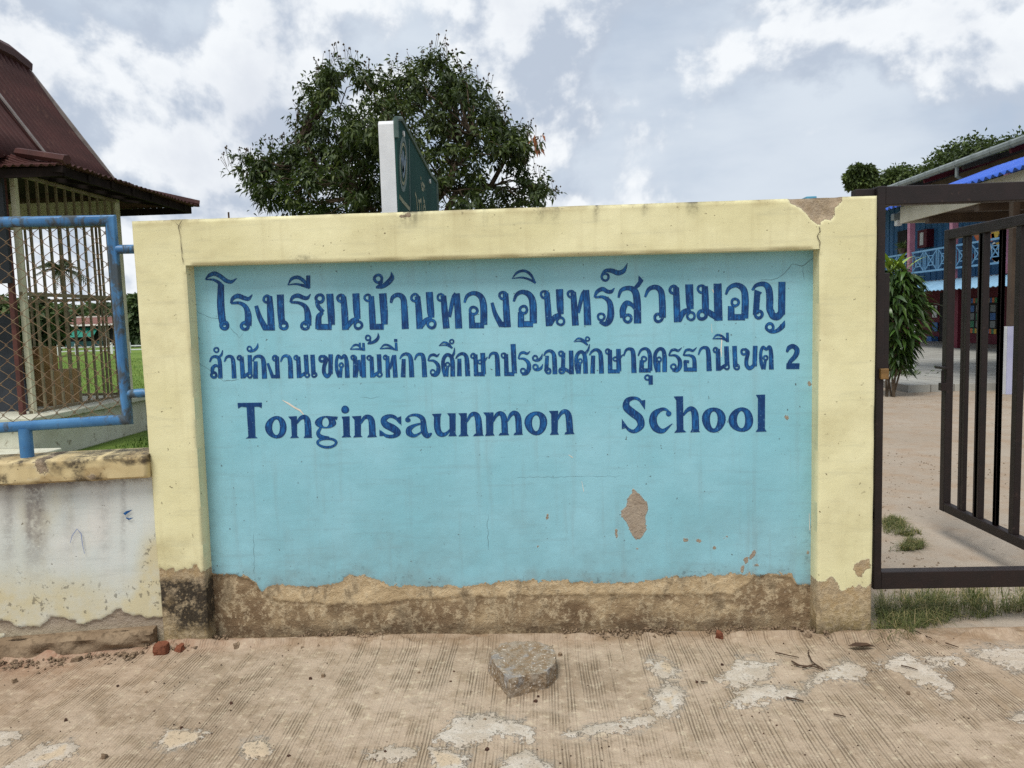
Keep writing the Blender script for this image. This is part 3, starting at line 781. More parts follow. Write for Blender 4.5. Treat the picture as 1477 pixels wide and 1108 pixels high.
# --- hand-painted lettering, traced stroke by stroke (r = ring, s = brush stroke, p = flat shape)
GA, GB, GC = (280, 370, 4.923), (560, 370, 4.923), (840, 370, 4.476)
GD, GE, GF = (320, 550, 4.923), (600, 550, 4.923), (860, 550, 4.344)
def S(w_, *pts): return ('s', w_, pts)
def R(x_, y_, ro, ri): return ('r', x_, y_, ro, ro, ri, ri)
def E(x_, y_, rx, ry, ix, iy): return ('r', x_, y_, rx, ry, ix, iy)
def PG(*pts): return ('p', pts)
def ro_rua(g):       # swash + shoulder used by the letters ร and ธ
    return g
LETTERS = [
 # first line
 (GA, [S((6, 26, 32, 30, 30, 26, 5), (76, 163), (105, 135), (145, 122), (190, 145), (225, 172), (262, 180), (300, 155)), S((8, 16, 24, 40), (78, 164), (130, 165), (172, 185), (192, 215)), S((44, 52, 52, 50), (188, 200), (186, 330), (195, 440), (208, 490)), R(212, 490, 36, 11)]),
 (GA, [S((14, 26, 34, 32, 28, 5), (258, 333), (272, 298), (308, 280), (350, 294), (383, 300), (410, 270)), S((16, 22, 34, 48, 50), (260, 332), (318, 330), (362, 358), (380, 415), (380, 492)), R(357, 493, 36, 13)]),
 (GA, [R(515, 303, 33, 15), S((40, 50, 52), (532, 282), (540, 400), (546, 524)), S((26, 36, 44), (437, 350), (462, 430), (505, 512)), S((40, 40), (488, 505), (570, 505))]),
 (GA, [S((50, 50, 46), (609, 270), (614, 400), (622, 485)), R(634, 490, 36, 14)]),
 (GA, [S((14, 26, 32, 30, 26, 5), (680, 326), (698, 290), (735, 278), (775, 293), (802, 294), (825, 266)), S((16, 22, 34, 48, 50), (684, 325), (743, 330), (788, 358), (805, 415), (805, 490)), R(785, 492, 35, 14)]),
 (GA, [S((5, 22, 26, 26, 22), (663, 203), (690, 160), (733, 148), (772, 170), (806, 208)), S((5, 14, 20, 24), (663, 203), (720, 196), (770, 206), (818, 220)), S((28, 30), (808, 135), (808, 226))]),
 (GA, [R(890, 298, 37, 16), S((26, 30, 30, 24), (868, 318), (878, 352), (900, 380), (918, 392)), S((24, 40, 44, 44), (910, 396), (884, 425), (880, 470), (880, 515)), S((42, 42), (870, 500), (975, 500)), S((50, 52, 46), (961, 265), (970, 400), (974, 485))]),
 (GA, [R(1041, 297, 34, 13), S((40, 48, 48), (1058, 285), (1067, 400), (1073, 521)), S((50, 50, 40), (1146, 262), (1153, 390), (1160, 445)), S((36, 36, 28), (1075, 508), (1122, 458), (1165, 440)), R(1164, 487, 35, 16)]),
 (GA, [R(1230, 293, 30, 14), S((40, 46, 46), (1255, 282), (1262, 400), (1268, 518)), S((42, 42), (1252, 499), (1345, 499)), S((54, 54, 46), (1337, 262), (1347, 400), (1350, 482))]),
 (GA, [R(1305, 158, 37, 17), S((16, 20, 14), (1334, 175), (1318, 200), (1290, 222)), S((12, 30, 38, 36, 4), (1290, 222), (1335, 213), (1375, 185), (1402, 150), (1398, 110))]),
 (GB, [S((18, 28, 32, 42, 46, 50), (17, 330), (30, 290), (68, 272), (103, 295), (112, 360), (120, 515))]),
 (GB, [R(188, 293, 34, 16), S((40, 46, 46), (206, 283), (216, 400), (222, 514)), S((50, 52, 40), (290, 252), (300, 390), (306, 435)), S((36, 36, 26), (226, 500), (265, 455), (308, 435)), R(306, 480, 37, 17)]),
 (GB, [R(372, 290, 31, 15), S((40, 46, 48), (390, 278), (400, 390), (412, 511)), S((26, 30, 36), (432, 430), (460, 300), (482, 265)), S((46, 48, 50), (484, 262), (493, 380), (500, 511))]),
 (GB, [S((16, 26, 30, 42, 50, 50), (540, 328), (560, 280), (608, 260), (656, 285), (676, 350), (678, 485)), S((40, 40), (573, 490), (680, 490)), S((40, 44), (590, 400), (596, 508)), R(605, 385, 36, 16)]),
 (GB, [R(814, 277, 34, 15), S((40, 48, 50), (832, 262), (838, 380), (846, 502)), S((22, 32, 42), (736, 328), (760, 410), (805, 492)), S((38, 38), (795, 482), (868, 482))]),
 (GB, [S((16, 26, 32, 44, 52, 52), (890, 320), (912, 270), (956, 252), (1004, 275), (1027, 335), (1030, 475)), S((42, 42), (919, 480), (1028, 480)), S((44, 46), (942, 395), (943, 502)), R(960, 378, 35, 16)]),
 (GB, [S((4, 18, 20, 20, 10), (878, 158), (915, 115), (965, 102), (1010, 128), (1046, 190)), S((4, 14, 16, 16), (878, 157), (950, 150), (1005, 165), (1047, 188))]),
 (GB, [R(1109, 270, 33, 16), S((40, 46, 46), (1126, 256), (1134, 370), (1142, 494)), S((52, 50, 40), (1216, 232), (1221, 360), (1226, 410)), S((36, 36, 26), (1148, 480), (1183, 430), (1226, 410)), R(1224, 460, 34, 17)]),
 (GB, [R(1298, 267, 31, 14), S((40, 46, 48), (1314, 252), (1322, 370), (1330, 490)), S((26, 30, 36), (1348, 400), (1378, 280), (1402, 245)), S((46, 50, 52), (1404, 238), (1412, 360), (1416, 487))]),
 (GC, [S((12, 24, 28, 26, 24, 5), (78, 264), (95, 228), (130, 210), (162, 226), (188, 226), (208, 203)), S((12, 20, 36, 46, 44, 30, 20), (82, 264), (135, 262), (176, 296), (184, 370), (172, 415), (148, 436), (112, 420)), R(122, 390, 29, 14)]),
 (GC, [R(148, 133, 30, 15), S((10, 22, 30, 34, 28, 3), (124, 118), (150, 92), (190, 92), (232, 106), (268, 92), (292, 44))]),
 (GC, [S((14, 24, 30, 44, 48, 48), (233, 266), (252, 218), (300, 204), (340, 225), (354, 290), (357, 432)), PG((328, 205), (362, 160), (364, 122), (396, 155), (372, 192), (345, 215)), S((40, 42, 36, 26, 18), (264, 395), (262, 345), (285, 302), (320, 312), (345, 345)), R(293, 400, 33, 14)]),
 (GC, [S((14, 26, 32, 40, 44, 44), (405, 262), (430, 212), (474, 198), (508, 225), (517, 300), (518, 395)), R(492, 396, 34, 15)]),
 (GC, [R(590, 215, 33, 15), S((38, 44, 44), (606, 200), (610, 310), (614, 424)), S((52, 50, 40), (690, 180), (695, 300), (700, 340)), S((36, 36, 26), (622, 415), (655, 360), (700, 342)), R(702, 385, 32, 16)]),
 (GC, [R(770, 210, 31, 15), S((40, 46, 44), (792, 192), (795, 280), (796, 360)), S((52, 54), (874, 175), (880, 414)), R(774, 378, 37, 15), S((30, 40, 40), (800, 345), (835, 372), (885, 400))]),
 (GC, [S((14, 24, 32, 42, 46, 46), (928, 246), (948, 204), (996, 184), (1042, 212), (1053, 280), (1050, 400)), S((40, 40), (940, 392), (1052, 392)), S((42, 44), (962, 320), (963, 412)), R(988, 296, 31, 14)]),
 (GC, [S((14, 24, 32, 44, 46, 46, 40), (1097, 218), (1125, 186), (1172, 178), (1203, 205), (1212, 270), (1212, 340), (1232, 380)), PG((1112, 212), (1162, 232), (1150, 246), (1142, 370), (1102, 375)), R(1140, 374, 33, 13), S((44, 46, 46, 44), (1218, 350), (1232, 382), (1262, 388), (1288, 362)), S((46, 46), (1290, 164), (1288, 375))]),
 (GC, [R(1212, 456, 32, 14), S((10, 18, 26, 34, 4), (1190, 474), (1222, 488), (1262, 478), (1295, 448), (1308, 414))]),
 # second line
 (GA, [S((10, 18, 22, 28, 32), (108, 750), (124, 718), (155, 712), (178, 740), (184, 866)), S((10, 18, 5), (165, 718), (190, 700), (200, 665)), S((24, 26, 20, 12), (127, 835), (128, 795), (150, 774), (178, 790)), R(137, 842, 27, 9)]),
 (GA, [R(155, 664, 22, 10)]),
 (GA, [S((10, 18, 22, 30, 34), (212, 748), (228, 716), (255, 710), (274, 740), (282, 866))]),
 (GA, [R(320, 720, 21, 8), S((30, 34), (334, 712), (345, 866)), S((30, 32), (392, 700), (396, 830)), S((24, 22), (348, 855), (388, 828)), R(393, 845, 22, 8)]),
 (GA, [R(390, 655, 21, 9), S((8, 16, 20, 18, 3), (378, 672), (402, 674), (430, 662), (446, 642), (450, 616))]),
 (GA, [S((8, 18, 22, 28, 34, 36), (414, 745), (428, 718), (455, 708), (482, 720), (492, 760), (498, 868)), S((28, 34), (434, 745), (434, 868))]),
 (GA, [R(573, 722, 24, 10), S((30, 32), (585, 712), (592, 866)), S((18, 26), (520, 758), (556, 856)), S((24, 24), (545, 853), (604, 853))]),
 (GA, [S((10, 18, 22, 32, 36), (612, 748), (628, 714), (655, 706), (678, 735), (684, 866))]),
 (GA, [R(722, 719, 20, 8), S((30, 34), (736, 712), (744, 863)), S((32, 32), (790, 698), (798, 825)), S((24, 22), (748, 852), (788, 828)), R(800, 843, 21, 8)]),
 (GA, [S((32, 32), (837, 698), (846, 840)), R(850, 840, 23, 9)]),
 (GA, [R(906, 727, 28, 9), S((14, 26, 28, 28, 28, 26), (915, 702), (938, 728), (922, 775), (920, 825), (942, 852), (965, 830)), S((32, 32), (967, 695), (966, 835))]),
 (GA, [S((26, 26, 22, 22, 20, 22, 30, 34), (1030, 858), (1012, 810), (1008, 748), (1020, 706), (1043, 722), (1066, 704), (1080, 745), (1086, 862)), R(1043, 772, 20, 7), S((20, 28), (1042, 790), (1034, 860))]),
 (GA, [R(1128, 718, 21, 8), S((28, 34), (1140, 710), (1142, 860)), S((18, 20), (1150, 850), (1168, 735)), S((20, 22), (1168, 735), (1186, 850)), S((32, 34), (1198, 698), (1202, 860))]),
 (GA, [S((3, 15, 16, 12), (1104, 660), (1135, 630), (1165, 632), (1190, 662)), S((8, 12, 14), (1106, 659), (1160, 658), (1210, 664)), S((14, 14), (1174, 612), (1176, 655)), S((18, 20), (1200, 614), (1202, 668))]),
 (GA, [R(1233, 578, 23, 10), S((10, 14, 8), (1252, 592), (1246, 605), (1230, 622)), S((8, 20, 24, 20, 3), (1230, 621), (1262, 612), (1290, 596), (1306, 572), (1304, 542))]),
 (GA, [R(1242, 720, 21, 8), S((28, 32), (1257, 712), (1264, 860)), S((32, 32), (1310, 695), (1316, 820)), S((24, 22), (1268, 850), (1306, 825)), R(1315, 838, 22, 9)]),
 (GA, [R(1357, 717, 20, 8), S((28, 32), (1370, 708), (1375, 860)), S((18, 24), (1388, 800), (1412, 712)), S((30, 34), (1418, 700), (1428, 860))]),
 (GA, [S((3, 15, 16, 12), (1316, 656), (1350, 628), (1388, 636), (1422, 662)), S((8, 12, 14), (1318, 655), (1380, 652), (1442, 664)), S((18, 20), (1432, 612), (1434, 668))]),
 (GA, [PG((1418, 586), (1441, 586), (1441, 607), (1418, 607))]),
 (GB, [S((8, 18, 22, 28, 34, 36), (80, 728), (98, 702), (125, 692), (150, 705), (160, 745), (166, 858)), S((28, 34), (108, 728), (104, 858))]),
 (GB, [S((10, 18, 22, 32, 36), (186, 735), (202, 702), (228, 694), (248, 720), (258, 857))]),
 (GB, [S((8, 17, 20, 18, 3), (280, 740), (296, 706), (322, 698), (345, 706), (364, 688)), S((10, 18, 28, 32, 26, 14), (282, 740), (322, 742), (352, 772), (354, 815), (335, 842), (303, 842)), R(315, 822, 22, 10)]),
 (GB, [S((26, 28, 26, 24, 26, 32, 34), (404, 852), (390, 795), (390, 735), (412, 700), (440, 706), (455, 745), (457, 853)), R(420, 768, 20, 8), S((20, 28), (420, 785), (412, 853)), S((20, 16, 5), (450, 715), (466, 685), (470, 648))]),
 (GB, [S((3, 14, 16, 12), (358, 634), (392, 610), (428, 622), (454, 652)), S((6, 11, 13), (360, 633), (410, 630), (454, 650)), R(450, 604, 19, 8)]),
 (GB, [S((8, 18, 22, 28, 34, 36), (478, 726), (496, 702), (525, 690), (550, 705), (558, 745), (564, 850)), S((28, 34), (504, 726), (504, 850))]),
 (GB, [R(603, 706, 22, 9), S((30, 34), (618, 696), (624, 848)), S((28, 28), (608, 836), (685, 836)), S((34, 34), (670, 685), (676, 835)), R(650, 748, 18, 7), S((10, 16, 5), (660, 750), (685, 738), (704, 712))]),
 (GB, [S((10, 18, 22, 32, 36), (713, 725), (728, 694), (753, 687), (772, 712), (778, 850))]),
 (GB, [R(820, 703, 22, 10), S((30, 34), (836, 694), (840, 848)), S((28, 28), (825, 835), (895, 835)), S((36, 36), (886, 622), (896, 830))]),
 (GB, [S((8, 17, 20, 18, 3), (922, 726), (938, 690), (962, 682), (986, 690), (1008, 672)), S((10, 18, 28, 32, 26, 14), (924, 726), (965, 728), (995, 757), (998, 798), (980, 830), (948, 838)), R(957, 813, 23, 10)]),
 (GB, [R(1043, 722, 23, 10), S((8, 18, 20, 3), (1040, 744), (1065, 738), (1085, 720), (1095, 690)), R(1045, 785, 23, 10), S((10, 18, 20, 3), (1036, 806), (1062, 806), (1085, 792), (1098, 764))]),
 (GB, [S((8, 18, 22, 28, 34, 34), (1104, 706), (1120, 680), (1148, 670), (1172, 688), (1180, 730), (1184, 836)), S((26, 30), (1128, 705), (1122, 815)), R(1136, 814, 24, 9)]),
 (GB, [R(1228, 690, 23, 9), S((28, 30), (1244, 684), (1240, 815)), S((32, 34), (1298, 668), (1302, 836)), R(1232, 812, 25, 10), S((20, 26), (1248, 795), (1300, 826))]),
 (GB, [S((26, 28, 26, 24, 26, 32, 34), (1348, 832), (1336, 775), (1336, 715), (1358, 680), (1384, 684), (1398, 725), (1402, 832)), R(1363, 742, 19, 8), S((20, 26), (1362, 758), (1354, 832)), S((20, 16, 5), (1398, 690), (1420, 662), (1430, 622))]),
 (GB, [S((3, 14, 16, 12), (1316, 606), (1350, 582), (1388, 596), (1416, 630)), S((6, 11, 13), (1318, 605), (1370, 602), (1416, 628)), R(1415, 586, 19, 8)]),
 (GC, [S((8, 16, 20, 26, 30, 32), (46, 638), (62, 614), (88, 602), (112, 616), (120, 655), (124, 756)), S((26, 30), (70, 640), (66, 756))]),
 (GC, [R(165, 613, 20, 9), S((28, 30), (178, 603), (180, 754)), S((25, 25), (166, 742), (242, 742)), S((30, 32), (233, 597), (236, 740)), R(212, 662, 17, 7), S((9, 14, 4), (222, 664), (245, 652), (264, 632))]),
 (GC, [S((9, 16, 20, 30, 34), (267, 643), (282, 606), (308, 597), (328, 622), (334, 752))]),
 (GC, [S((9, 16, 20, 28, 30), (360, 642), (380, 604), (415, 597), (436, 635), (438, 738)), S((26, 26), (366, 736), (442, 736)), S((28, 32), (384, 670), (382, 748)), R(398, 662, 21, 9)]),
 (GC, [R(420, 782, 21, 9), S((28, 28), (441, 768), (442, 828))]),
 (GC, [S((24, 26, 24, 22, 24, 30, 30), (486, 746), (472, 695), (470, 635), (492, 600), (520, 602), (531, 645), (532, 746)), R(496, 665, 19, 8), S((18, 26), (496, 680), (492, 746))]),
 (GC, [S((8, 16, 18, 16, 3), (558, 640), (575, 608), (598, 602), (620, 608), (643, 588)), S((9, 16, 26, 30, 24, 14), (560, 640), (602, 640), (628, 668), (630, 708), (612, 736), (582, 736)), R(589, 712, 22, 10)]),
 (GC, [S((8, 16, 18, 16, 3), (652, 640), (668, 608), (692, 602), (715, 608), (740, 586)), S((10, 16, 26, 30), (655, 638), (698, 640), (722, 662), (726, 738)), S((26, 26), (656, 730), (740, 730)), S((22, 24), (664, 672), (668, 738)), S((16, 18), (658, 676), (690, 680))]),
 (GC, [S((9, 16, 20, 30, 34), (750, 635), (766, 598), (793, 588), (813, 612), (820, 740))]),
 (GC, [R(862, 604, 20, 8), S((28, 32), (876, 597), (880, 738)), S((30, 32), (931, 580), (936, 700)), S((22, 22), (886, 728), (928, 700)), R(934, 713, 21, 9)]),
 (GC, [S((3, 13, 15, 12), (842, 533), (868, 508), (902, 514), (935, 546)), S((6, 11, 13), (844, 531), (900, 531), (946, 547)), S((17, 19), (938, 492), (939, 552))]),
 (GC, [S((30, 30), (984, 578), (989, 715)), R(998, 714, 22, 9)]),
 (GC, [R(1045, 616, 24, 9), S((12, 22, 26, 26, 26, 24), (1052, 594), (1072, 618), (1062, 662), (1062, 702), (1082, 722), (1108, 705)), S((30, 30), (1118, 577), (1114, 710))]),
 (GC, [S((24, 24, 20, 20, 18, 20, 28, 32), (1170, 728), (1156, 682), (1154, 622), (1168, 586), (1190, 600), (1210, 583), (1220, 622), (1222, 730)), R(1185, 655, 19, 7), S((18, 26), (1184, 672), (1172, 728))]),
 (GC, [S((14, 28, 30, 34, 32, 26, 18), (1322, 618), (1336, 590), (1364, 580), (1388, 604), (1378, 642), (1345, 678), (1326, 712)), PG((1320, 690), (1405, 690), (1403, 727), (1318, 727))]),
 # third line
 (GD, [PG((108, 155), (282, 152), (280, 192), (262, 182), (228, 182), (235, 393), (252, 405), (165, 408), (185, 393), (172, 185), (135, 182), (112, 195))]),
 (GD, [E(382, 328, 77, 80, 28, 56)]),
 (GD, [PG((468, 252), (530, 248), (532, 388), (546, 402), (482, 405), (494, 388), (488, 275)), S((14, 26, 34, 46, 50), (528, 300), (555, 264), (585, 256), (606, 285), (612, 390)), PG((578, 404), (642, 402), (630, 383), (588, 385))]),
 (GD, [E(735, 292, 76, 44, 24, 34), PG((735, 246), (822, 252), (815, 275), (785, 270)), S((16, 28, 34, 22), (702, 328), (682, 368), (702, 396), (760, 404)), E(745, 438, 76, 40, 56, 22)]),
 (GD, [E(874, 202, 28, 28, 0, 0), PG((848, 252), (905, 249), (908, 384), (918, 398), (848, 400), (862, 384), (858, 275))]),
 (GD, [PG((920, 250), (988, 246), (986, 384), (998, 396), (930, 400), (942, 384), (940, 275)), S((14, 26, 34, 46, 48), (984, 300), (1010, 260), (1040, 255), (1062, 285), (1068, 388)), PG((1030, 400), (1102, 396), (1088, 380), (1040, 382))]),
 (GD, [S((8, 24, 26, 42, 50, 54, 46, 26, 24, 8), (1264, 302), (1232, 260), (1190, 248), (1150, 270), (1160, 306), (1215, 336), (1248, 365), (1218, 391), (1165, 388), (1124, 352)), PG((1240, 262), (1272, 248), (1274, 316)), PG((1117, 343), (1118, 391), (1155, 388))]),
 (GD, [E(1320, 276, 19, 16, 0, 0), S((10, 14, 22, 36, 46, 46, 40, 10), (1303, 272), (1333, 246), (1382, 241), (1424, 268), (1432, 330), (1440, 368), (1462, 386), (1490, 370)), S((10, 20, 40, 46, 24, 14, 10), (1425, 298), (1368, 314), (1330, 340), (1330, 368), (1362, 388), (1398, 374), (1428, 348))]),
 (GE, [S((46, 46, 44, 30, 20, 12), (150, 240), (150, 325), (165, 368), (195, 380), (222, 366), (245, 340)), PG((112, 233), (180, 230), (172, 255), (128, 255)), PG((220, 228), (281, 228), (280, 375), (290, 390), (228, 392), (238, 375), (236, 250))]),
 (GE, [PG((300, 228), (360, 226), (363, 375), (374, 390), (300, 392), (316, 375), (316, 250)), S((12, 26, 34, 46, 48), (360, 290), (386, 244), (416, 234), (440, 265), (450, 375)), PG((404, 391), (482, 388), (470, 370), (418, 373))]),
 (GE, [PG((476, 222), (550, 222), (548, 370), (558, 386), (490, 390), (498, 370), (496, 248)), S((12, 26, 34, 44, 46), (546, 290), (570, 242), (600, 230), (624, 262), (631, 372)), PG((585, 386), (662, 383), (650, 366), (598, 368)), S((12, 26, 34, 44, 46), (648, 285), (672, 240), (700, 226), (724, 258), (732, 370)), PG((692, 384), (760, 380), (748, 364), (702, 366))]),
 (GE, [E(852, 298, 81, 85, 28, 57)]),
 (GE, [PG((944, 212), (1010, 210), (1006, 363), (1015, 380), (950, 382), (962, 363), (960, 236)), S((12, 26, 34, 46, 48), (1004, 275), (1030, 228), (1060, 216), (1084, 248), (1094, 365)), PG((1054, 379), (1127, 375), (1114, 358), (1062, 362))]),
 (GF, [S((6, 18, 20, 34, 48, 50, 50, 44, 24, 18, 6), (302, 165), (272, 118), (235, 106), (196, 122), (190, 162), (228, 198), (270, 232), (280, 278), (240, 314), (200, 300), (168, 250)), PG((268, 124), (308, 117), (306, 180)), PG((161, 234), (161, 300), (192, 292))]),
 (GF, [S((10, 18, 24, 42, 50, 46, 28, 3), (458, 192), (432, 176), (402, 180), (366, 208), (356, 250), (374, 294), (420, 312), (478, 266)), E(455, 204, 17, 17, 0, 0)]),
 (GF, [PG((486, 96), (545, 94), (548, 304), (567, 320), (490, 324), (505, 304), (502, 120)), S((12, 24, 32, 44, 46), (546, 215), (572, 182), (600, 174), (620, 208), (624, 305)), PG((590, 321), (652, 319), (640, 301), (600, 303))]),
 (GF, [E(738, 242, 75, 79, 24, 54)]),
 (GF, [E(910, 242, 78, 77, 26, 54)]),
 (GF, [PG((1002, 86), (1060, 84), (1059, 300), (1070, 316), (1000, 318), (1014, 300), (1015, 108))]),
]

def catmull(pts, ws, per):
    P = np.array(pts, float); W = np.array(ws, float); n = len(P)
    if n == 2:
        tt = np.linspace(0, 1, 4)[:, None]
        return P[0] * (1 - tt) + P[1] * tt, W[0] + (W[1] - W[0]) * tt[:, 0]
    Q, Wq = [], []
    for i in range(n - 1):
        p0 = P[max(i - 1, 0)]; p1 = P[i]; p2 = P[i + 1]; p3 = P[min(i + 2, n - 1)]
        if i == 0: p0 = 2 * p1 - p2
        if i == n - 2: p3 = 2 * p2 - p1
        for k in range(per):
            t_ = k / per
            Q.append(0.5 * ((2 * p1) + (-p0 + p2) * t_ + (2 * p0 - 5 * p1 + 4 * p2 - p3) * t_ * t_ + (-p0 + 3 * p1 - 3 * p2 + p3) * t_ ** 3))
            Wq.append(W[i] + (W[i + 1] - W[i]) * t_)
    Q.append(P[-1]); Wq.append(W[-1])
    return np.array(Q), np.array(Wq)

m, t = mat_new('navy_sign_paint')
p = t.pos()
a = t.noise(t.map(p, scale=(150, 150, 24)), 1.0, 5.0, 0.6); b_ = t.noise(p, 20.0, 5.0, 0.6)
k = t.math('MULTIPLY', t.step(t.math('MULTIPLY_ADD', a, 0.6, t.math('MULTIPLY', b_, 0.4)), 0.40, 0.66), t.step(t.attr('edge'), 0.92, 0.55))
col = t.mix(k, srgb(8, 50, 100), srgb(24, 100, 164))
col = t.mix(t.math('MULTIPLY', t.step(t.noise(p, 95.0, 3.0, 0.6), 0.64, 0.70), 0.45), col, srgb(112, 158, 186))
finish(t, col, 0.5, bump(t, t.noise(p, 60.0, 5.0, 0.6), 0.2, 0.006), 0.3)
M_INK = m
for g_, strokes in LETTERS:
    ox, oy, sc = g_
    V, Fc, ED = [], [], []
    lift = 0.0052
    def put(qs, eds, dep):
        b = len(V)
        for (qx, qy), e_ in zip(qs, eds):
            V.append(onY(ox + qx / sc, oy + qy / sc, YP - dep)); ED.append(e_)
        return b
    order = [s for s in strokes if s[0] == 's'] + [s for s in strokes if s[0] == 'p'] + [s for s in strokes if s[0] == 'r']
    for s in order:
        lift += 0.00012
        if s[0] == 's':
            Q, Wq = catmull(s[2], s[1] if len(s[1]) == len(s[2]) else np.interp(np.linspace(0, 1, len(s[2])), np.linspace(0, 1, len(s[1])), s[1]), 6)
            Tn = np.gradient(Q, axis=0); Tn /= np.linalg.norm(Tn, axis=1)[:, None] + 1e-9
            Nn = np.stack([-Tn[:, 1], Tn[:, 0]], 1)
            rows = []
            for f_ in (-1, -0.6, 0.6, 1):
                rows.append(put(Q + Nn * (Wq * 0.5 * f_)[:, None], [abs(f_)] * len(Q), lift))
            for a0, a1 in zip(rows, rows[1:]):
                Fc += [(a0 + i, a1 + i, a1 + i + 1, a0 + i + 1) for i in range(len(Q) - 1)]
        elif s[0] == 'r':
            _, x_, y_, rx, ry, ix, iy = s
            an = np.linspace(0, 2 * np.pi, 25)[:-1]
            wb = 1 + 0.03 * np.sin(an * 3 + x_)
            rows = []
            for f_, e_ in ((0, 1), (0.3, .55), (0.7, .55), (1, 1)):
                qx = x_ + np.cos(an) * wb * (ix + (rx - ix) * f_); qy = y_ + np.sin(an) * wb * (iy + (ry - iy) * f_)
                rows.append(put(list(zip(qx, qy)), [e_ if (f_ or ix) else .4] * 24, lift))
            for a0, a1 in zip(rows, rows[1:]):
                Fc += [(a0 + i, a0 + (i + 1) % 24, a1 + (i + 1) % 24, a1 + i) for i in range(24)]
        else:
            b = put(s[1], [0.8] * len(s[1]), lift)
            Fc.append(tuple(range(b, b + len(s[1]))))
    V = np.array(V); dep = YP - V[:, 1]; V[:, 1] = YP
    V = on_panel(V, dep - .0040)
    mb = MB().add(V, Fc)
    me = bpy.data.meshes.new('letter'); me.from_pydata(mb.v, [], mb.f); me.update()
    at = me.attributes.new('edge', 'FLOAT', 'POINT'); at.data.foreach_set('value', np.array(ED, np.float32))
    link('letter', me, M_INK, panel)

# =================================================================== LOW WALL AND PIPE FENCE (left)
ANG = rad(9.0)
LP0 = onY(218, 800, D + 0.015); LP0[2] = 0.0
LT = np.array([-math.cos(ANG), -math.sin(ANG), 0.0])       # along the wall, leftwards
LN = np.array([math.sin(ANG), -math.cos(ANG), 0.0])        # towards the street
def onL(px, py, out=0.0): return onP(px, py, LP0 + LN * out, LN)
def Lpt(s, out, z): return LP0 + LT * s + LN * out + np.array([0, 0, z])
lw = thing('low_wall', 'low stained white wall with yellowed coping below the blue pipe fence', 'wall', tuple(Lpt(1.2, 0, 0)))
zc_top = onL(221, 656, 0.06)[2]; zc_bot = onL(221, 690, 0.06)[2]
def low_fn(P):
    px, py = proj(P)
    up = 700 - 0.06 * px
    e = py - (905 - 0.10 * px + 26 * (fbm(px * .035, py * .05, 3, 6) - .5) * 2)
    peel = e / 9.0
    ys_ = .7 * sst(py, 790, 900) * (0.5 + 0.9 * fbm(px * .02, py * .02, 7)) + sst(px, 185, 225) * sst(py, 740, 820) + 0.35 * sst(fbm(px * .012, py * .008, 4), .5, .7)
    pale = 1.0 * np.exp(-((px - 150) / 60) ** 2 - ((py - 760) / 70) ** 2)
    dirt = np.clip(1.15 * ys_ - 0.4 * pale + .12, 0, 1)
    run = sum(a_ * np.exp(-((px - c0) / w0) ** 2) for c0, w0, a_ in [(45, 8, 1.0), (55, 15, .8), (150, 9, .5), (12, 9, .6), (178, 4, .6), (100, 12, .35)])
    mold = np.clip(run, 0, 1) * (0.35 + 0.5 * fbm(px * .06, py * .012, 9)) * sst(py, 860, 740) + 0.55 * sst(py - up, 16, 0)
    push = (fbm(P[:, 0] * 3, P[:, 2] * 3, 16) - .5) * 0.008 + sst(e, -1, 4) * 0.008
    return push, {'peel': peel, 'dirt': dirt, 'mold': np.clip(mold, 0, 1), 'damp': 0.5 * sst(py, 895, 930)}
BK = tuple(-LN)
q = [Lpt(1.9, 0, zc_bot), Lpt(-0.07, 0, zc_bot), Lpt(-0.07, 0, -0.05), Lpt(1.9, 0, -0.05)]
body = relief_obj('wall', M_LOW, lw, q, 0.14, 0.009, low_fn, axis=BK, cham=0.0)
def cope_fn(P):
    px, py = proj(P)
    n = fbm(P[:, 0] * 7, P[:, 2] * 12, 5)
    end = sst(px, 205, 222)
    peel = (n - 0.66) * 5 + end * 0.5 * (n - .3)
    return (fbm(P[:, 0] * 9, P[:, 2] * 9, 2) - .5) * 0.012 + end * 0.015 * n, {'peel': peel, 'dirt': 0.8 * sst(fbm(px * .03, py * .05, 6), .42, .65), 'mold': 0.75 * sst(fbm(px * .035, py * .05, 8), .5, .68), 'damp': px * 0 + .3}
q = [Lpt(1.9, .06, zc_top), Lpt(-0.035, .06, zc_top), Lpt(-0.03, .06, zc_bot + .001), Lpt(1.9, .06, zc_bot + .001)]
relief_obj('coping', M_COPE, lw, q, 0.235, 0.009, cope_fn, axis=BK, cham=0.010)
# broken concrete footing
M_FOOT = simple('footing_concrete', srgb(140, 122, 100), srgb(120, 102, 82), 9, 0.95, 0.6, 0.1, srgb(92, 78, 62), 0.6)
def foot_fn(P):
    return (fbm(P[:, 0] * 11, P[:, 2] * 25, 3, 5) - .5) * 0.06 + (fbm(P[:, 0] * 40, P[:, 2] * 40, 8) - .5) * .012, {'peel': P[:, 0] * 0}
zf = 0.075
q = [Lpt(1.9, .085, zf), Lpt(0.0, .06, zf + .005), Lpt(0.0, .07, -0.04), Lpt(1.9, .10, -0.04)]
relief_obj('footing', M_FOOT, lw, q, 0.12, 0.012, foot_fn, axis=BK, cham=0.02)
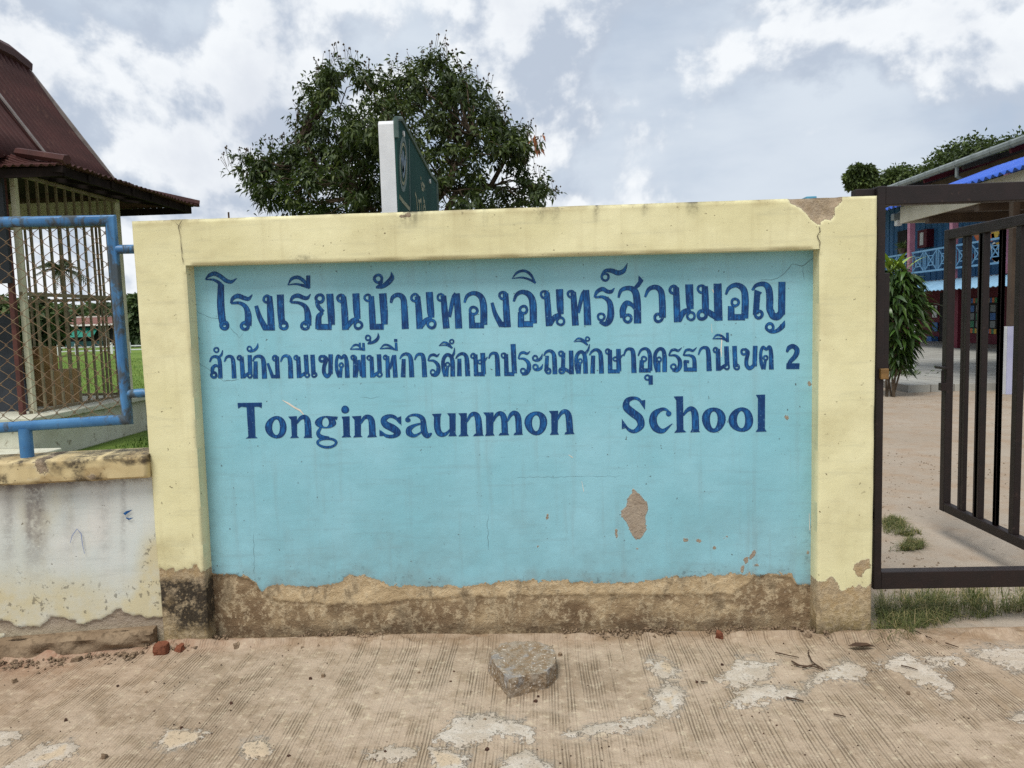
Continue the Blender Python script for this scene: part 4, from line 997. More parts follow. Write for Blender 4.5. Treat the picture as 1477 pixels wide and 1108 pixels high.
# scribble and two paint dabs
def Lstroke(name, pts, wd, mat):
    P = [onL(a_, b_, 0.008) for a_, b_ in pts]; V = []; Fc = []
    for i, q_ in enumerate(P):
        d = P[min(i + 1, len(P) - 1)] - P[max(i - 1, 0)]; s = np.cross(d, LN); s /= np.linalg.norm(s) + 1e-9
        ww = wd[i] / 2; V += [q_ + s * ww, q_ - s * ww]
        if i: Fc.append((2 * i - 2, 2 * i, 2 * i + 1, 2 * i - 1))
    MB().add(V, Fc).build(name, mat, body)
M_SCRIB = simple('blue_crayon', srgb(112, 128, 168), srgb(128, 142, 176), 30, .9, 0)
Lstroke('scribble', [(101, 784), (104, 773), (111, 763), (117, 770), (119, 786), (122, 799)], [.002, .003, .004, .004, .003, .002], M_SCRIB)
Lstroke('paint_dab', [(179, 742), (183, 739), (190, 736)], [.012, .012, .002], M_INK)
Lstroke('paint_dab', [(182, 747), (186, 749), (192, 747)], [.006, .008, .002], M_INK)

m, t = mat_new('blue_pipe_paint')
p = t.pos()
a = t.noise(p, 5.0, 6.0, 0.6); b_ = t.noise(t.map(p, scale=(1, 1, .5)), 22.0, 7.0, 0.65, .5); c_ = t.noise(p, 3.0, 4.0, .5)
col = t.mix(t.step(a, .35, .65), srgb(52, 104, 152), srgb(72, 124, 168))
k = t.step(t.math('MULTIPLY_ADD', c_, 0.55, t.math('MULTIPLY', b_, 0.6)), 0.545, 0.64)
col = t.mix(t.math('MULTIPLY', k, .85), col, srgb(70, 72, 66))
col = t.mix(t.math('MULTIPLY', t.step(b_, .66, .72), .7), col, srgb(112, 84, 60))
finish(t, col, t.math('MULTIPLY_ADD', k, .4, .42), bump(t, b_, .25, .006), .4)
M_PIPE = m
OUT = -0.055
pf = thing('pipe_fence', 'blue painted pipe frame fence with rusty chain link on the low wall', 'fence', tuple(Lpt(.7, OUT, zc_top)))
cTR, cBR = onL(160, 318, OUT), onL(184, 605, OUT)
cTL, cBL = onL(-150, 323, OUT), onL(-150, 627, OUT)
RP = 0.0245
MB().tube([cTL, cTR, cBR, cBL], RP, 14, closed=True).build('frame', M_PIPE, pf, True)
def onpipe(pxa, pya): return onL(pxa, pya, OUT)
for (x0, y0, x1, y1) in [(165, 360, 200, 359), (181, 568, 222, 567)]:
    a0 = onpipe(x0, y0); b0 = onpipe(x1, y1); b0[2] = a0[2]
    MB().tube([a0, b0], 0.021, 12).build('bracket', M_PIPE, pf, True)
a0 = onpipe(36, 618); b0 = a0.copy(); b0[2] = zc_top - 0.01
MB().tube([a0, b0], 0.029, 12).build('foot_post', M_PIPE, pf, True)
a0 = onpipe(-140, 625); b0 = a0.copy(); b0[2] = zc_top - 0.01
MB().tube([a0, b0], 0.029, 12).build('foot_post', M_PIPE, pf, True)
# chain link
M_WIRE = simple('rusty_wire', srgb(126, 108, 80), srgb(100, 82, 60), 40, .7, .1, .4, srgb(92, 60, 40), .6)
s0 = np.dot(cBR - LP0, LT); s1 = np.dot(cBL - LP0, LT)
zt, zb = (cTR[2] + cTL[2]) / 2 - .02, (cBR[2] + cBL[2]) / 2 + .02
wd, ht = 0.078, 0.072
for i in range(int((s1 - s0) / wd) + 2):
    pts = []
    k = 0; z = zt
    while z > zb - 0.001:
        s = s0 + i * wd + (wd / 2 + 0.003 if (k + 0) % 2 else -0.003)
        lim = np.dot(cTR - LP0, LT) + (s0 - np.dot(cTR - LP0, LT)) * (zt - z) / (zt - zb)
        s = max(s, lim)
        pts.append(Lpt(s, OUT + (0.004 if k % 2 else -0.004), z)); z -= ht / 2; k += 1
    pts2 = [pts[0]]
    MB().tube(pts, 0.0017, 4, caps=False).build('wire', M_WIRE, pf)
    pts = [Lpt(np.dot(q_ - LP0, LT) + (0), OUT, q_[2]) for q_ in pts]
    # interlocking mirror wire
    pts = []
    k = 0; z = zt
    while z > zb - 0.001:
        s = s0 + i * wd + (-wd / 2 - 0.003 if k % 2 else 0.003)
        lim = np.dot(cTR - LP0, LT) + (s0 - np.dot(cTR - LP0, LT)) * (zt - z) / (zt - zb)
        s = max(s, lim)
        pts.append(Lpt(s, OUT + (-0.004 if k % 2 else 0.004), z)); z -= ht / 2; k += 1
    MB().tube(pts, 0.0017, 4, caps=False).build('wire', M_WIRE, pf)

# =================================================================== GATE (right)
M_STEEL = simple('brown_steel_paint', srgb(34, 23, 22), srgb(24, 17, 16), 14, .5, .15, .4, srgb(64, 48, 42), .1)
YG = D + 0.13
gf = thing('steel_gateway', 'dark brown steel gateway fixed to the end of the sign wall', 'gateway', (1.7, YG, 0.0))
xp0 = onY(1262, 600, YG)[0] - 0.01; xp1 = onY(1274.5, 600, YG)[0] - .014
z_top0, z_top1 = onY(1277, 297, YG)[2], onY(1277, 269.5, YG)[2]
zr0, zr1 = onY(1290, 847, YG)[2], onY(1290, 822, YG)[2]
XH = 2.62
MB().box((xp0, YG - .03, zr0), (xp1, YG + .03, z_top1)).build('post', M_STEEL, gf, bevel=.004)
MB().box((xp1 + .0005, YG - .028, z_top0), (XH + .08, YG + .028, z_top1 - .002)).build('top_rail', M_STEEL, gf, bevel=.004)
MB().box((xp1 + .0005, YG - .028, zr0), (XH + .08, YG + .028, zr1)).build('bottom_rail', M_STEEL, gf, bevel=.004)
MB().box((XH + .0805, YG - .03, -.02), (XH + .145, YG + .03, z_top1)).build('post', M_STEEL, gf, bevel=.004)
# stub of the rail that runs on behind the wall, resting on its top
za = onY(1240, 282, YG)[2]
xb = onY(1231, 272, D + .16)[0]
MB().box((xb, D + .13, 2.002), (xp0 - .0005, D + .19, z_top1 - .006)).build('end_stub', M_STEEL, gf, bevel=.003)
# bolts into the wall and the lock keeper
for zz in (0.5, 1.6):
    MB().box((xp0 - .06, YG - .012, zz), (xp0 + .004, YG + .012, zz + .04)).build('anchor', M_STEEL, gf)
zk0, zk1 = onY(1280, 545, YG)[2], onY(1280, 394, YG)[2]
MB().box((xp1 + .0005, YG - .02, zk0 + .03), (xp1 + .026, YG + .035, zk1)).build('lock_keeper', M_STEEL, gf, bevel=.003)
M_BRASS = simple('brass', srgb(150, 118, 74), srgb(116, 90, 58), 30, .5, .1, .5, metallic=.6)
zb_ = onY(1268, 540, YG)[2]
MB().box((xp0 + .012, YG - .052, zb_ - .02), (xp0 + .05, YG - .0305, zb_ + .03)).build('padlock', M_BRASS, gf, bevel=.004)

gl = thing('gate_leaf', 'open brown steel gate leaf with upright bars swung into the yard', 'gate', (XH, YG + .1, 0.0))
XL = XH - 0.005
p_tl = onX(1368.5, 331, XL - .024); p_bl = onX(1368, 742, XL - .024)
YF = p_tl[1]                                               # far, free edge
Y0 = YG + 0.09
zt_ = p_tl[2] + .0; zb_ = p_bl[2]
HW = 0.024
MB().box((XL - HW, YF, zb_), (XL + HW, YF + .055, zt_)).build('stile', M_STEEL, gl, bevel=.004)
MB().box((XL - HW, Y0 - .055, zb_), (XL + HW, Y0 - .0005, zt_)).build('stile', M_STEEL, gl, bevel=.004)
MB().box((XL - HW + .001, Y0, zt_ - .062), (XL + HW - .001, YF - .0005, zt_ - .001)).build('top_rail', M_STEEL, gl, bevel=.004)
MB().box((XL - HW + .001, Y0, zb_ + .001), (XL + HW - .001, YF - .0005, zb_ + .058)).build('bottom_rail', M_STEEL, gl, bevel=.004)
bars = [onX(c0, 560, XL)[1] for c0 in (1388.5, 1414, 1441, 1468)]
step = bars[2] - bars[3]
bars += [bars[3] + k for k in (step, 2 * step, 3 * step, 4 * step)]
for i, yb in enumerate(bars):
    if not (Y0 + .03 < yb < YF - .02): continue
    hw = .023 if i % 2 else .015
    MB().box((XL - hw * .8, yb - hw, zb_ + .0582), (XL + hw * .8, yb + hw, zt_ - .0622)).build('bar', M_STEEL, gl, bevel=.003)
zl = onX(1372, 530, XL)[2]
MB().box((XL - .05, YF - .03, zl - .012), (XL - HW - .0005, YF + .09, zl + .004)).tube([(XL - .04, YF + .01, zl - .02), (XL - .04, YF + .01, zl - .10)], .009, 8).box((XL - .056, YF - .01, zl - .15), (XL - HW - .0006, YF + .03, zl - .10)).build('latch', M_STEEL, gl, bevel=.002)
for zz in (zb_ + .15, zt_ - .15):
    MB().tube([(XH - .02, YG + .034, zz - .04), (XH - .02, YG + .034, zz + .04)], .013, 8).box((XH - .02, YG + .005, zz - .015), (XH + .09, YG + .029, zz + .015)).build('hinge', M_STEEL, gl)

# =================================================================== GREEN SCHOOL SIGN BEHIND THE WALL
YS = 5.0
XS = onY(573.5, 290, YS)[0]; XS0 = onY(550, 290, YS)[0]
g6 = lambda pts: [(530 + a_ / 6.517, 150 + b_ / 6.517) for a_, b_ in pts]
gs = thing('green_sign', 'green metal signboard on a white slab standing behind the sign wall', 'sign', (XS, 6.0, 0.0))
M_GREEN = simple('faded_green_sheet', srgb(44, 74, 70), srgb(38, 64, 62), 3, .95, .0, .05, srgb(38, 74, 70), .2, (1, 1, .3))
M_WHITE = simple('white_paint', srgb(214, 216, 218), srgb(202, 204, 206), 6, .6, .1, .3, srgb(120, 118, 112), -.25)
M_GOLD = simple('faded_gold', srgb(124, 124, 88), srgb(98, 104, 80), 20, .6, .05)
M_TRIM = simple('grey_trim', srgb(84, 104, 98), srgb(66, 86, 82), 20, .6, .05)
out = g6([(222, 100), (300, 138), (322, 175), (580, 662), (632, 722), (636, 745), (628, 1010)])
prof = [onX(a_, b_, XS) for a_, b_ in out]
yn = YS
prof = [np.array([XS, max(q_[1], yn + .002), q_[2]]) for q_ in prof]
prof[-1][1] = prof[-2][1]
topz = prof[0][2]
poly = [np.array([XS, yn, 0.0])] + [np.array([XS, yn + .003, prof[0][2] - .12])] + prof[:-1] + [np.array([XS, prof[-2][1], 0.0])]
# white slab a little smaller than the sheet
sl = [np.array([XS0, q_[1] + (.01 if i > 1 else 0), max(0, q_[2] - .05)]) for i, q_ in enumerate(poly)]
sl[1][2] = onY(556, 174, YS)[2] - .02; sl[2][2] = onY(556, 173.5, YS)[2]; sl[2][1] = yn + .02
sl[3][2] = min(sl[3][2], sl[2][2])
MB().prism(sl, (XS - XS0 - .004, 0, 0)).build('slab', M_WHITE, gs, bevel=.004)
MB().prism([q_ + np.array([-.0035, 0, 0]) for q_ in poly], (.012, 0, 0)).build('board', M_GREEN, gs)
def sx(pts, wd, mat, name, closed=False):
    P = [onX(a_, b_, XS + .0105) for a_, b_ in pts]; n = len(P); V = []; Fc = []
    for i, q_ in enumerate(P):
        d = P[(i + 1) % n if closed else min(i + 1, n - 1)] - P[(i - 1) % n if closed else max(i - 1, 0)]
        s = np.array([0, -d[2], d[1]]); s /= np.linalg.norm(s) + 1e-9
        V += [q_ + s * wd / 2, q_ - s * wd / 2]
        if i: Fc.append((2 * i - 2, 2 * i, 2 * i + 1, 2 * i - 1))
    if closed: Fc.append((2 * n - 2, 0, 1, 2 * n - 1))
    return MB().add(V, Fc).build(name, mat, gs)
edge = [q_ + np.array([.010, 0, 0]) for q_ in poly[1:]]
MB().tube(edge, .016, 6).build('trim', M_TRIM, gs, True)
sx(g6([(392, 330), (398, 660), (402, 1000)]), .02, M_TRIM, 'dividing_line')
sx(g6([(300, 868), (345, 930), (398, 990)]), .03, M_GOLD, 'dividing_line')
M_EMB = simple('emblem_blue', srgb(60, 90, 120), srgb(116, 132, 134), 40, .6, 0)
el = lambda f_: g6([(338 + 34 * f_ * math.cos(q_), 565 + 240 * f_ * math.sin(q_)) for q_ in np.linspace(0, 2 * math.pi, 25)[:-1]])
sx(el(1.0), .035, M_TRIM, 'emblem_ring', True)
sx(el(.78), .02, M_GOLD, 'emblem_ring', True)
for c0 in [(318, 480, 340, 640), (335, 440, 338, 690), (360, 500, 342, 650)]:
    sx(g6([(c0[0], c0[1]), (c0[2], c0[3])]), .05, M_EMB, 'emblem_figure')
for st in [[(448, 838), (462, 880), (470, 1000)], [(478, 900), (486, 930), (492, 1004)], [(486, 925), (506, 900), (512, 1004)], [(525, 950), (530, 1004)], [(532, 955), (542, 960), (546, 1004)],
           [(505, 740), (512, 800)], [(515, 745), (538, 780), (538, 812)], [(512, 800), (528, 805)], [(524, 872), (528, 915), (540, 920)], [(500, 690), (506, 705)]]:
    sx(g6(st), .03, M_GOLD, 'gold_lettering')
M_BOLT = simple('bolt', srgb(220, 220, 216), srgb(190, 190, 186), 30, .5, 0)
for bx, by in [(334, 283), (583, 728)]:
    c0 = onX(530 + bx / 6.517, 150 + by / 6.517, XS + .0086)
    MB().tube([c0, c0 + np.array([.01, 0, 0])], .02, 8).build('bolt', M_BOLT, gs)

# =================================================================== FOLIAGE TOOLS
def foliage_mat(name, dark, mid, light, tip=None, trans=0.25, rough=.55):
    m, t = mat_new(name)
    r = t.attr('rnd')
    col = t.mix(t.step(r, 0.0, .55), dark, mid)
    col = t.mix(t.step(r, .55, .97), col, light)
    if tip is not None: col = t.mix(t.step(r, .965, .98), col, tip)
    b = t.n('ShaderNodeBsdfPrincipled', i_Base_Color=col, i_Roughness=rough)
    b.inputs['Specular IOR Level'].default_value = .35
    tr = t.n('ShaderNodeBsdfTranslucent', i_Color=t.mix(.5, col, (.10, .16, .02)))
    mx = t.n('ShaderNodeMixShader', i_0=trans, i_1=b.outputs[0], i_2=tr.outputs[0])
    t.n('ShaderNodeOutputMaterial', i_Surface=mx.outputs[0])
    return m

def unit(a): return a / (np.linalg.norm(a, axis=-1, keepdims=True) + 1e-9)

def leaf_mesh(name, C, Dr, L, Wd, rng, droop=.25, rnd=None):
    """many single leaves: a folded lance of four triangles each"""
    n = len(C); Dr = unit(Dr)
    sd = unit(np.cross(Dr, rng.normal(size=(n, 3)) * .6 + np.array([0, 0, 1.0])))
    up = np.cross(sd, Dr)
    L = L[:, None]; Wd = Wd[:, None]
    b = C; m1 = C + Dr * L * .45 - np.array([0, 0, 1]) * L * droop * .15
    tip = C + Dr * L - np.array([0, 0, 1]) * L * droop * .7
    lf = m1 + sd * Wd / 2 + up * Wd * .18; rt = m1 - sd * Wd / 2 + up * Wd * .18
    V = np.stack([b, lf, tip, rt, m1], 1).reshape(-1, 3)
    o = (np.arange(n) * 5)[:, None]
    Fc = np.concatenate([o + np.array([[0, 4, 1]]), o + np.array([[1, 4, 2]]), o + np.array([[4, 3, 2]]), o + np.array([[0, 3, 4]])])
    r = rng.random(n) if rnd is None else rnd
    return np_mesh(name, V, Fc, {'rnd': np.repeat(r, 5)})

M_BARK = simple('bark', srgb(96, 84, 70), srgb(70, 60, 50), 12, .9, .8, .1, srgb(50, 44, 38), .5, (1, 1, .3))

def limb(mb, a, b, r0, r1, rng, seg=6, wob=.12, sag=0.0):
    a = np.array(a, float); b = np.array(b, float); L = np.linalg.norm(b - a)
    pts = []; rs = []
    for i in range(seg + 1):
        t_ = i / seg
        q = a + (b - a) * t_ + (rng.normal(size=3) * wob * L * .12) * math.sin(math.pi * t_) + np.array([0, 0, sag * L * math.sin(math.pi * t_)])
        pts.append(q); rs.append(r0 + (r1 - r0) * t_)
    mb.tube(pts, rs, 6, caps=False)
    return pts

# ---- the tree behind the sign wall
def big_tree():
    rng = np.random.default_rng(5)
    Yt = 13.5
    o2 = [(300 + a_ / 2.735, 40 + b_ / 2.735) for a_, b_ in [
        (75, 535), (150, 522), (250, 492), (335, 455), (352, 335), (380, 262), (440, 205), (440, 150), (505, 138), (560, 105), (606, 165), (700, 182), (780, 160), (850, 135), (900, 75), (938, 112), (1000, 150), (1045, 200),
        (1105, 230), (1135, 305), (1165, 370), (1245, 408), (1312, 445), (1285, 500), (1250, 530), (1320, 600), (1375, 672), (1350, 705), (1230, 720), (1150, 880), (980, 960), (600, 960), (350, 860), (150, 650), (170, 600), (90, 565)]]
    base = onY(590, 500, Yt); base[2] = -.02
    tr = thing('tree', 'broad dark leafy tree rising behind the sign wall and green sign', 'tree', (base[0], Yt, -.02))
    ctr = []
    while len(ctr) < 350:
        px = rng.uniform(320, 815); py = rng.uniform(60, 395)
        d = sdf(np.array([px]), np.array([py]), o2)[0]
        if d < 13: continue
        half = min(1.9, .25 + d / 45.0)
        fr = None
        # leave sky holes
        if fbm(np.array([px * .024]), np.array([py * .024]), 77)[0] < .325 and d < 70: continue
        ctr.append(onY(px, py, Yt + rng.uniform(-half, half)))
    # outer clumps that make the ragged edge
    for i in range(len(o2)):
        a_ = np.array(o2[i]); b_ = np.array(o2[(i + 1) % len(o2)])
        if a_[1] > 320 and b_[1] > 320: continue
        L = np.linalg.norm(b_ - a_)
        for k in range(int(L / 15) + 1):
            q = a_ + (b_ - a_) * rng.random()
            q = q + (np.array([570, 240]) - q) / np.linalg.norm(np.array([570, 240]) - q) * (14 + 12 * rng.random())
            ctr.append(onY(q[0], q[1], Yt + rng.uniform(-.5, .5)))
    ctr = np.array(ctr)
    wood = MB()
    hub = np.array([base[0] + .1, Yt, 1.9])
    limb(wood, base, hub, .17, .13, rng, 6, .1)
    mains = []
    for k in range(9):
        an = k * 2.4; e = np.array([base[0] + math.cos(an) * rng.uniform(.9, 2.0), Yt + math.sin(an) * rng.uniform(.5, 1.2), rng.uniform(2.9, 4.8)])
        pts = limb(wood, hub + rng.normal(size=3) * .04, e, .085, .035, rng, 6, .5, .05)
        mains += pts[2:]
    mains = np.array(mains)
    for c in ctr:
        j = np.argmin(np.linalg.norm(mains - c, axis=1) + np.maximum(0, mains[:, 2] - c[2]) * .8)
        limb(wood, mains[j], c, .018, .006, rng, 4, .5, .04)
    wood.build('trunk', M_BARK, tr, True)
    C, Dr, L, Rn = [], [], [], []
    for c in ctr:
        n = int(rng.uniform(75, 120)); tone = rng.normal() * .12
        twigs = [unit(rng.normal(size=3) * np.array([1, 1, .6]) + np.array([0, 0, .25])) * rng.uniform(.10, .42) for _ in range(7)]
        for k in range(n):
            tw = twigs[rng.integers(7)]; f_ = rng.random() ** .6
            C.append(c + tw * f_ + rng.normal(size=3) * .03)
            Dr.append(unit(tw) * .6 + rng.normal(size=3) * .65 + np.array([0, 0, -.22]))
            L.append(rng.uniform(.075, .145)); Rn.append(np.clip(rng.random() * .72 + tone + .1, 0, .955))
    # a few red leaves on the right end
    for k in range(12):
        q = onY(rng.uniform(768, 782), rng.uniform(193, 218), Yt - .3); C.append(q); Dr.append(rng.normal(size=3) * .4 + np.array([0, 0, -.7])); L.append(rng.uniform(.12, .18)); Rn.append(.99)
    C, Dr, L, Rn = np.array(C), np.array(Dr), np.array(L), np.array(Rn)
    fm = foliage_mat('tree_leaves', srgb(34, 46, 22), srgb(57, 72, 34), srgb(96, 108, 52), srgb(136, 84, 54), .18)
    link('crown', leaf_mesh('crown', C, Dr, L, L * rng.uniform(.30, .42, len(L)), rng, .5, Rn), fm, tr)
    # seed stalks on top
    st = MB()
    for i in range(len(o2)):
        a_ = np.array(o2[i]); b_ = np.array(o2[(i + 1) % len(o2)])
        if a_[1] > 290 or b_[1] > 290: continue
        for k in range(int(np.linalg.norm(b_ - a_) / 5.5) + 1):
            q = a_ + (b_ - a_) * rng.random()
            p0 = onY(q[0], q[1] + 5, Yt + rng.uniform(-.4, .4)); p1 = p0 + np.array([rng.normal() * .06, rng.normal() * .06, rng.uniform(.1, .32)])
            st.tube([p0, p1], .004, 3, caps=False)
            for _ in range(rng.integers(1, 3)):
                s = rng.uniform(.012, .022); c = p1 + rng.normal(size=3) * .02
                st.add([c + np.array(v_) * s for v_ in [(1, 0, 0), (-1, 0, 0), (0, 1, 0), (0, -1, 0), (0, 0, 1.2), (0, 0, -1.2)]],
                       [(0, 2, 4), (2, 1, 4), (1, 3, 4), (3, 0, 4), (2, 0, 5), (1, 2, 5), (3, 1, 5), (0, 3, 5)])
    tag(st.build('seed_heads', M_BARK, tr), None, None, None, 'stuff')
big_tree()

def round_tree(name, label, cx, cy, zc, rx, ry, rz, n, leaf, mat, rng, group=None, clumps=60):
    tr = thing(name, label, 'tree', (cx, cy, -.02), group)
    wood = MB(); hub = np.array([cx, cy, max(.5, zc - rz * .6)])
    limb(wood, (cx, cy, -.02), hub, rx * .09, rx * .06, rng, 5, .1)
    cs = unit(rng.normal(size=(clumps, 3))) * (rng.random((clumps, 1)) ** .35) * np.array([rx, ry, rz]) * .86 + np.array([cx, cy, zc])
    cs[:, 2] = np.maximum(cs[:, 2], .4)
    for c in cs: limb(wood, hub, c, rx * .025, rx * .008, rng, 4, .5)
    wood.build('trunk', M_BARK, tr, True)
    k = rng.integers(clumps, size=n); tone = rng.normal(size=clumps) * .16
    rad_ = (rx * ry * rz) ** (1 / 3) * .36
    off = unit(rng.normal(size=(n, 3))) * (rng.random((n, 1)) ** .5) * rad_ * np.array([1, 1, .75])
    C = cs[k] + off
    C[:, 2] = np.maximum(C[:, 2], .1)
    Dr = unit(off) + rng.normal(size=(n, 3)) * .7 + np.array([0, 0, -.2])
    L = leaf * rng.uniform(.7, 1.3, n)
    link('crown', leaf_mesh('crown', C, Dr, L, L * .5, rng, .3, np.clip(rng.random(n) * .75 + tone[k] + .12, 0, .95)), mat, tr)
    return tr

# =================================================================== PAVILION (left)
pav = thing('pavilion', 'open barred pavilion with steep rusty corrugated roof beyond the pipe fence', 'pavilion', (-7.3, 10.1, -.02))
M_RUST = simple('rusty_brown_sheet', srgb(74, 44, 41), srgb(58, 35, 33), 4, .6, .1, .3, srgb(84, 58, 50), .25, (1, .25, .6))
M_RUSTD = simple('dark_timber', srgb(40, 32, 30), srgb(30, 25, 24), 6, .9, .3, .1)
M_CREAM = simple('cream_paint', srgb(206, 202, 176), srgb(190, 186, 160), 5, .7, .2, .2, srgb(140, 128, 104), .25)
M_BAR = simple('cream_bar_rusty', srgb(136, 126, 100), srgb(116, 104, 80), 9, .6, .1, .3, srgb(92, 62, 46), .45)
M_BASE = simple('platform_render', srgb(200, 200, 184), srgb(184, 182, 164), 3, .8, .2, .1, srgb(128, 120, 100), .3)
XR, XLf, YN, YFr = -6.15, -8.55, 8.75, 11.2
ZB = .52
# platform
MB().box((XLf - .25, YN - .25, -.02), (XR + .25, YFr + .25, ZB - .07)).build('platform', M_BASE, pav, bevel=.02)
MB().box((XLf - .32, YN - .32, ZB - .0695), (XR + .32, YFr + .32, ZB)).build('platform_edge', M_BASE, pav, bevel=.01)
MB().box((XLf - .6, YN - .6, -.02), (XR + .6, YN - .26, .16)).build('step', M_BASE, pav, bevel=.015)
# posts
M_POST = simple('dark_red_post', srgb(96, 56, 50), srgb(72, 44, 42), 6, .7, .1)
for xx in (XR - .06, XLf + .06):
    for yy in (YN + .06, YFr - .06):
        MB().box((xx - (.03 if yy < 10 else .06), yy - (.03 if yy < 10 else .06), ZB), (xx + (.03 if yy < 10 else .06), yy + (.03 if yy < 10 else .06), 3.45)).build('post', M_CREAM if yy > 10 else M_POST, pav, bevel=.008)
# bars on the near-right side
def bar_side(pA, pB, n, z0, z1, zr):
    A = np.array([pA[0], pA[1], 0]); B = np.array([pB[0], pB[1], 0])
    for i in range(n):
        q = A + (B - A) * (i + .5) / n
        MB().box((q[0] - .013, q[1] - .013, z0 + .0), (q[0] + .013, q[1] + .013, z1)).build('bar', M_BAR, pav)
    for z in (z0 + .01, zr, z1 - .05):
        MB().beam(A + np.array([0, 0, z]) + (B - A) * .0, B + np.array([0, 0, z]), .034, .045).build('bar_rail', M_BAR, pav)
bar_side((XR, YN + .12), (XR, YFr - .12), 12, ZB, 3.42, 1.96)
bar_side((XLf + .12, YFr), (XR - .12, YFr), 4, ZB, 3.42, 1.96)
MB().box((XR - .03, YN + .13, ZB), (XR + .03, YN + .19, 3.42)).build('corner_bar', M_CREAM, pav)
MB().box((XLf + .12, YFr - .03, 3.02), (XR - .12, YFr + .02 - .033, 3.40)).build('frieze', M_CREAM, pav)
# ceiling beams
for (a0, b0) in [((XR, YN - .25, 3.46), (XR, YFr + .3, 3.46)), ((XLf, YN - .25, 3.46), (XLf, YFr + .3, 3.46))]:
    MB().beam(a0, b0, .08, .12).build('roof_beam', M_RUSTD, pav)

def corrugated(a, b, c, d, waves, amp, name, mat, parent, sag=0.0, rows=6, thick=.004, ragged=0.0, sharp=False):
    """sheet a-b along the top, d-c along the bottom; ribs run from top to bottom"""
    a, b, c, d = [np.asarray(q, float) for q in (a, b, c, d)]
    nrm = unit(np.cross(b - a, d - a)); nu = waves * 6 + 1
    u = np.linspace(0, 1, nu); v = np.linspace(0, 1, rows)
    V = []
    for vv in v:
        for uu in u:
            q = (a * (1 - uu) + b * uu) * (1 - vv) + (d * (1 - uu) + c * uu) * vv
            if vv == 1 and ragged:
                q = q + unit(d - a) * ragged * (vn(np.array([uu * waves * .35]), np.array([3.3]), 4)[0] - .5)
            wv_ = math.sin(uu * waves * 2 * math.pi) if not sharp else 2 * abs(math.sin(uu * waves * math.pi)) ** .6 - 1
            V.append(q + nrm * amp * wv_ + nrm * sag * math.sin(math.pi * vv))
    V = np.array(V)
    F1 = grid_faces(nu, rows)
    V2 = np.concatenate([V, V - nrm * thick])
    Fc = np.concatenate([F1, F1[:, ::-1] + len(V)])
    idx = np.arange(nu * rows).reshape(rows, nu)
    lp = np.concatenate([idx[0, :-1], idx[:-1, -1], idx[-1, :0:-1], idx[:0:-1, 0]])
    Fc = np.concatenate([Fc, np.stack([lp, lp + len(V), np.roll(lp, -1) + len(V), np.roll(lp, -1)], 1)])
    return link(name, np_mesh(name, V2, Fc, None, True), mat, parent)

# steep roof: ridge along the pavilion
XRG, ZRG = -7.35, 5.38
yA, yB = 7.7, 11.02
XB = -6.04; ZBR = 3.5
XB2 = 2 * XRG - XB
mid = yA + (yB - yA) * .55
corrugated((XRG, yA, ZRG + .1), (XRG, mid + .06, ZRG + .03), (XB, mid + .06, ZBR), (XB, yA, ZBR), 16, .04, 'roof_sheet', M_RUST, pav, .05, sharp=True)
corrugated((XRG, mid, ZRG + .05), (XRG, yB, ZRG), (XB, yB, ZBR + .02), (XB, mid, ZBR + .02), 13, .04, 'roof_sheet', M_RUST, pav, .05, sharp=True)
corrugated((XRG, yB, ZRG), (XRG, yA, ZRG + .1), (XB2, yA, ZBR), (XB2, yB, ZBR), 40, .03, 'roof_sheet', M_RUST, pav, .05, sharp=True)
MB().tube([(XRG, yA, ZRG + .13), (XRG, (yA + yB) / 2, ZRG + .03), (XRG, yB - .3, ZRG + .02), (XRG, yB + .08, ZRG - .06)], .13, 8).build('ridge_cap', M_RUST, pav, True)
M_VERGE = simple('grey_verge', srgb(128, 120, 116), srgb(104, 96, 92), 8, .6, .1)
MB().beam((XRG + .03, yB + .035, ZRG - .03), (XB + .02, yB + .035, ZBR + .02), .03, .05).build('verge_strip', M_VERGE, pav)
MB().beam((XRG + .05, mid + .035, ZRG - .03), (XB + .02, mid + .035, ZBR + .045), .045, .02).build('seam_strip', M_VERGE, pav)
MB().prism([(XRG, yB - .06, ZRG - .06), (XB - .08, yB - .06, ZBR), (XB2 + .08, yB - .06, ZBR)], (0, .03, 0)).build('gable', M_RUSTD, pav)
MB().prism([(XRG, yA + .2, ZRG), (XB - .08, yA + .2, ZBR), (XB2 + .08, yA + .2, ZBR)], (0, .03, 0)).build('gable', M_RUSTD, pav)
# skirt roof
XE, ZE, YE0, YE1 = -5.2, 3.36, 8.45, 11.75
XE2 = 2 * XRG - XE
ti = [(XB + .12, YN - .05), (XB2 - .12, YN - .05), (XB2 - .12, YFr + .1), (XB + .12, YFr + .1)]
to = [(XE, YE0), (XE2, YE0), (XE2, YE1), (XE, YE1)]
zi = 3.53
for (i, j, wv) in [(3, 0, 36), (0, 1, 44), (1, 2, 36), (2, 3, 44)]:
    corrugated((*ti[i], zi), (*ti[j], zi), (*to[j], ZE), (*to[i], ZE), wv, .016, 'eave_sheet', M_RUST, pav, -.04, 6, .005, .10)
for i in range(4):
    MB().tube([(*ti[i], zi + .03), (*to[i], ZE + .04)], .055, 6).build('hip_cap', M_RUST, pav, True)
    j = (i + 1) % 4
    a0 = np.array([*to[i], ZE - .07]); b0 = np.array([*to[j], ZE - .07]); cc = np.array([XRG, (YE0 + YE1) / 2, ZE - .07])
    a0 = a0 + (cc - a0) * .05; b0 = b0 + (cc - b0) * .05
    MB().beam(a0, b0, .035, .10).build('eave_beam', M_RUSTD, pav)
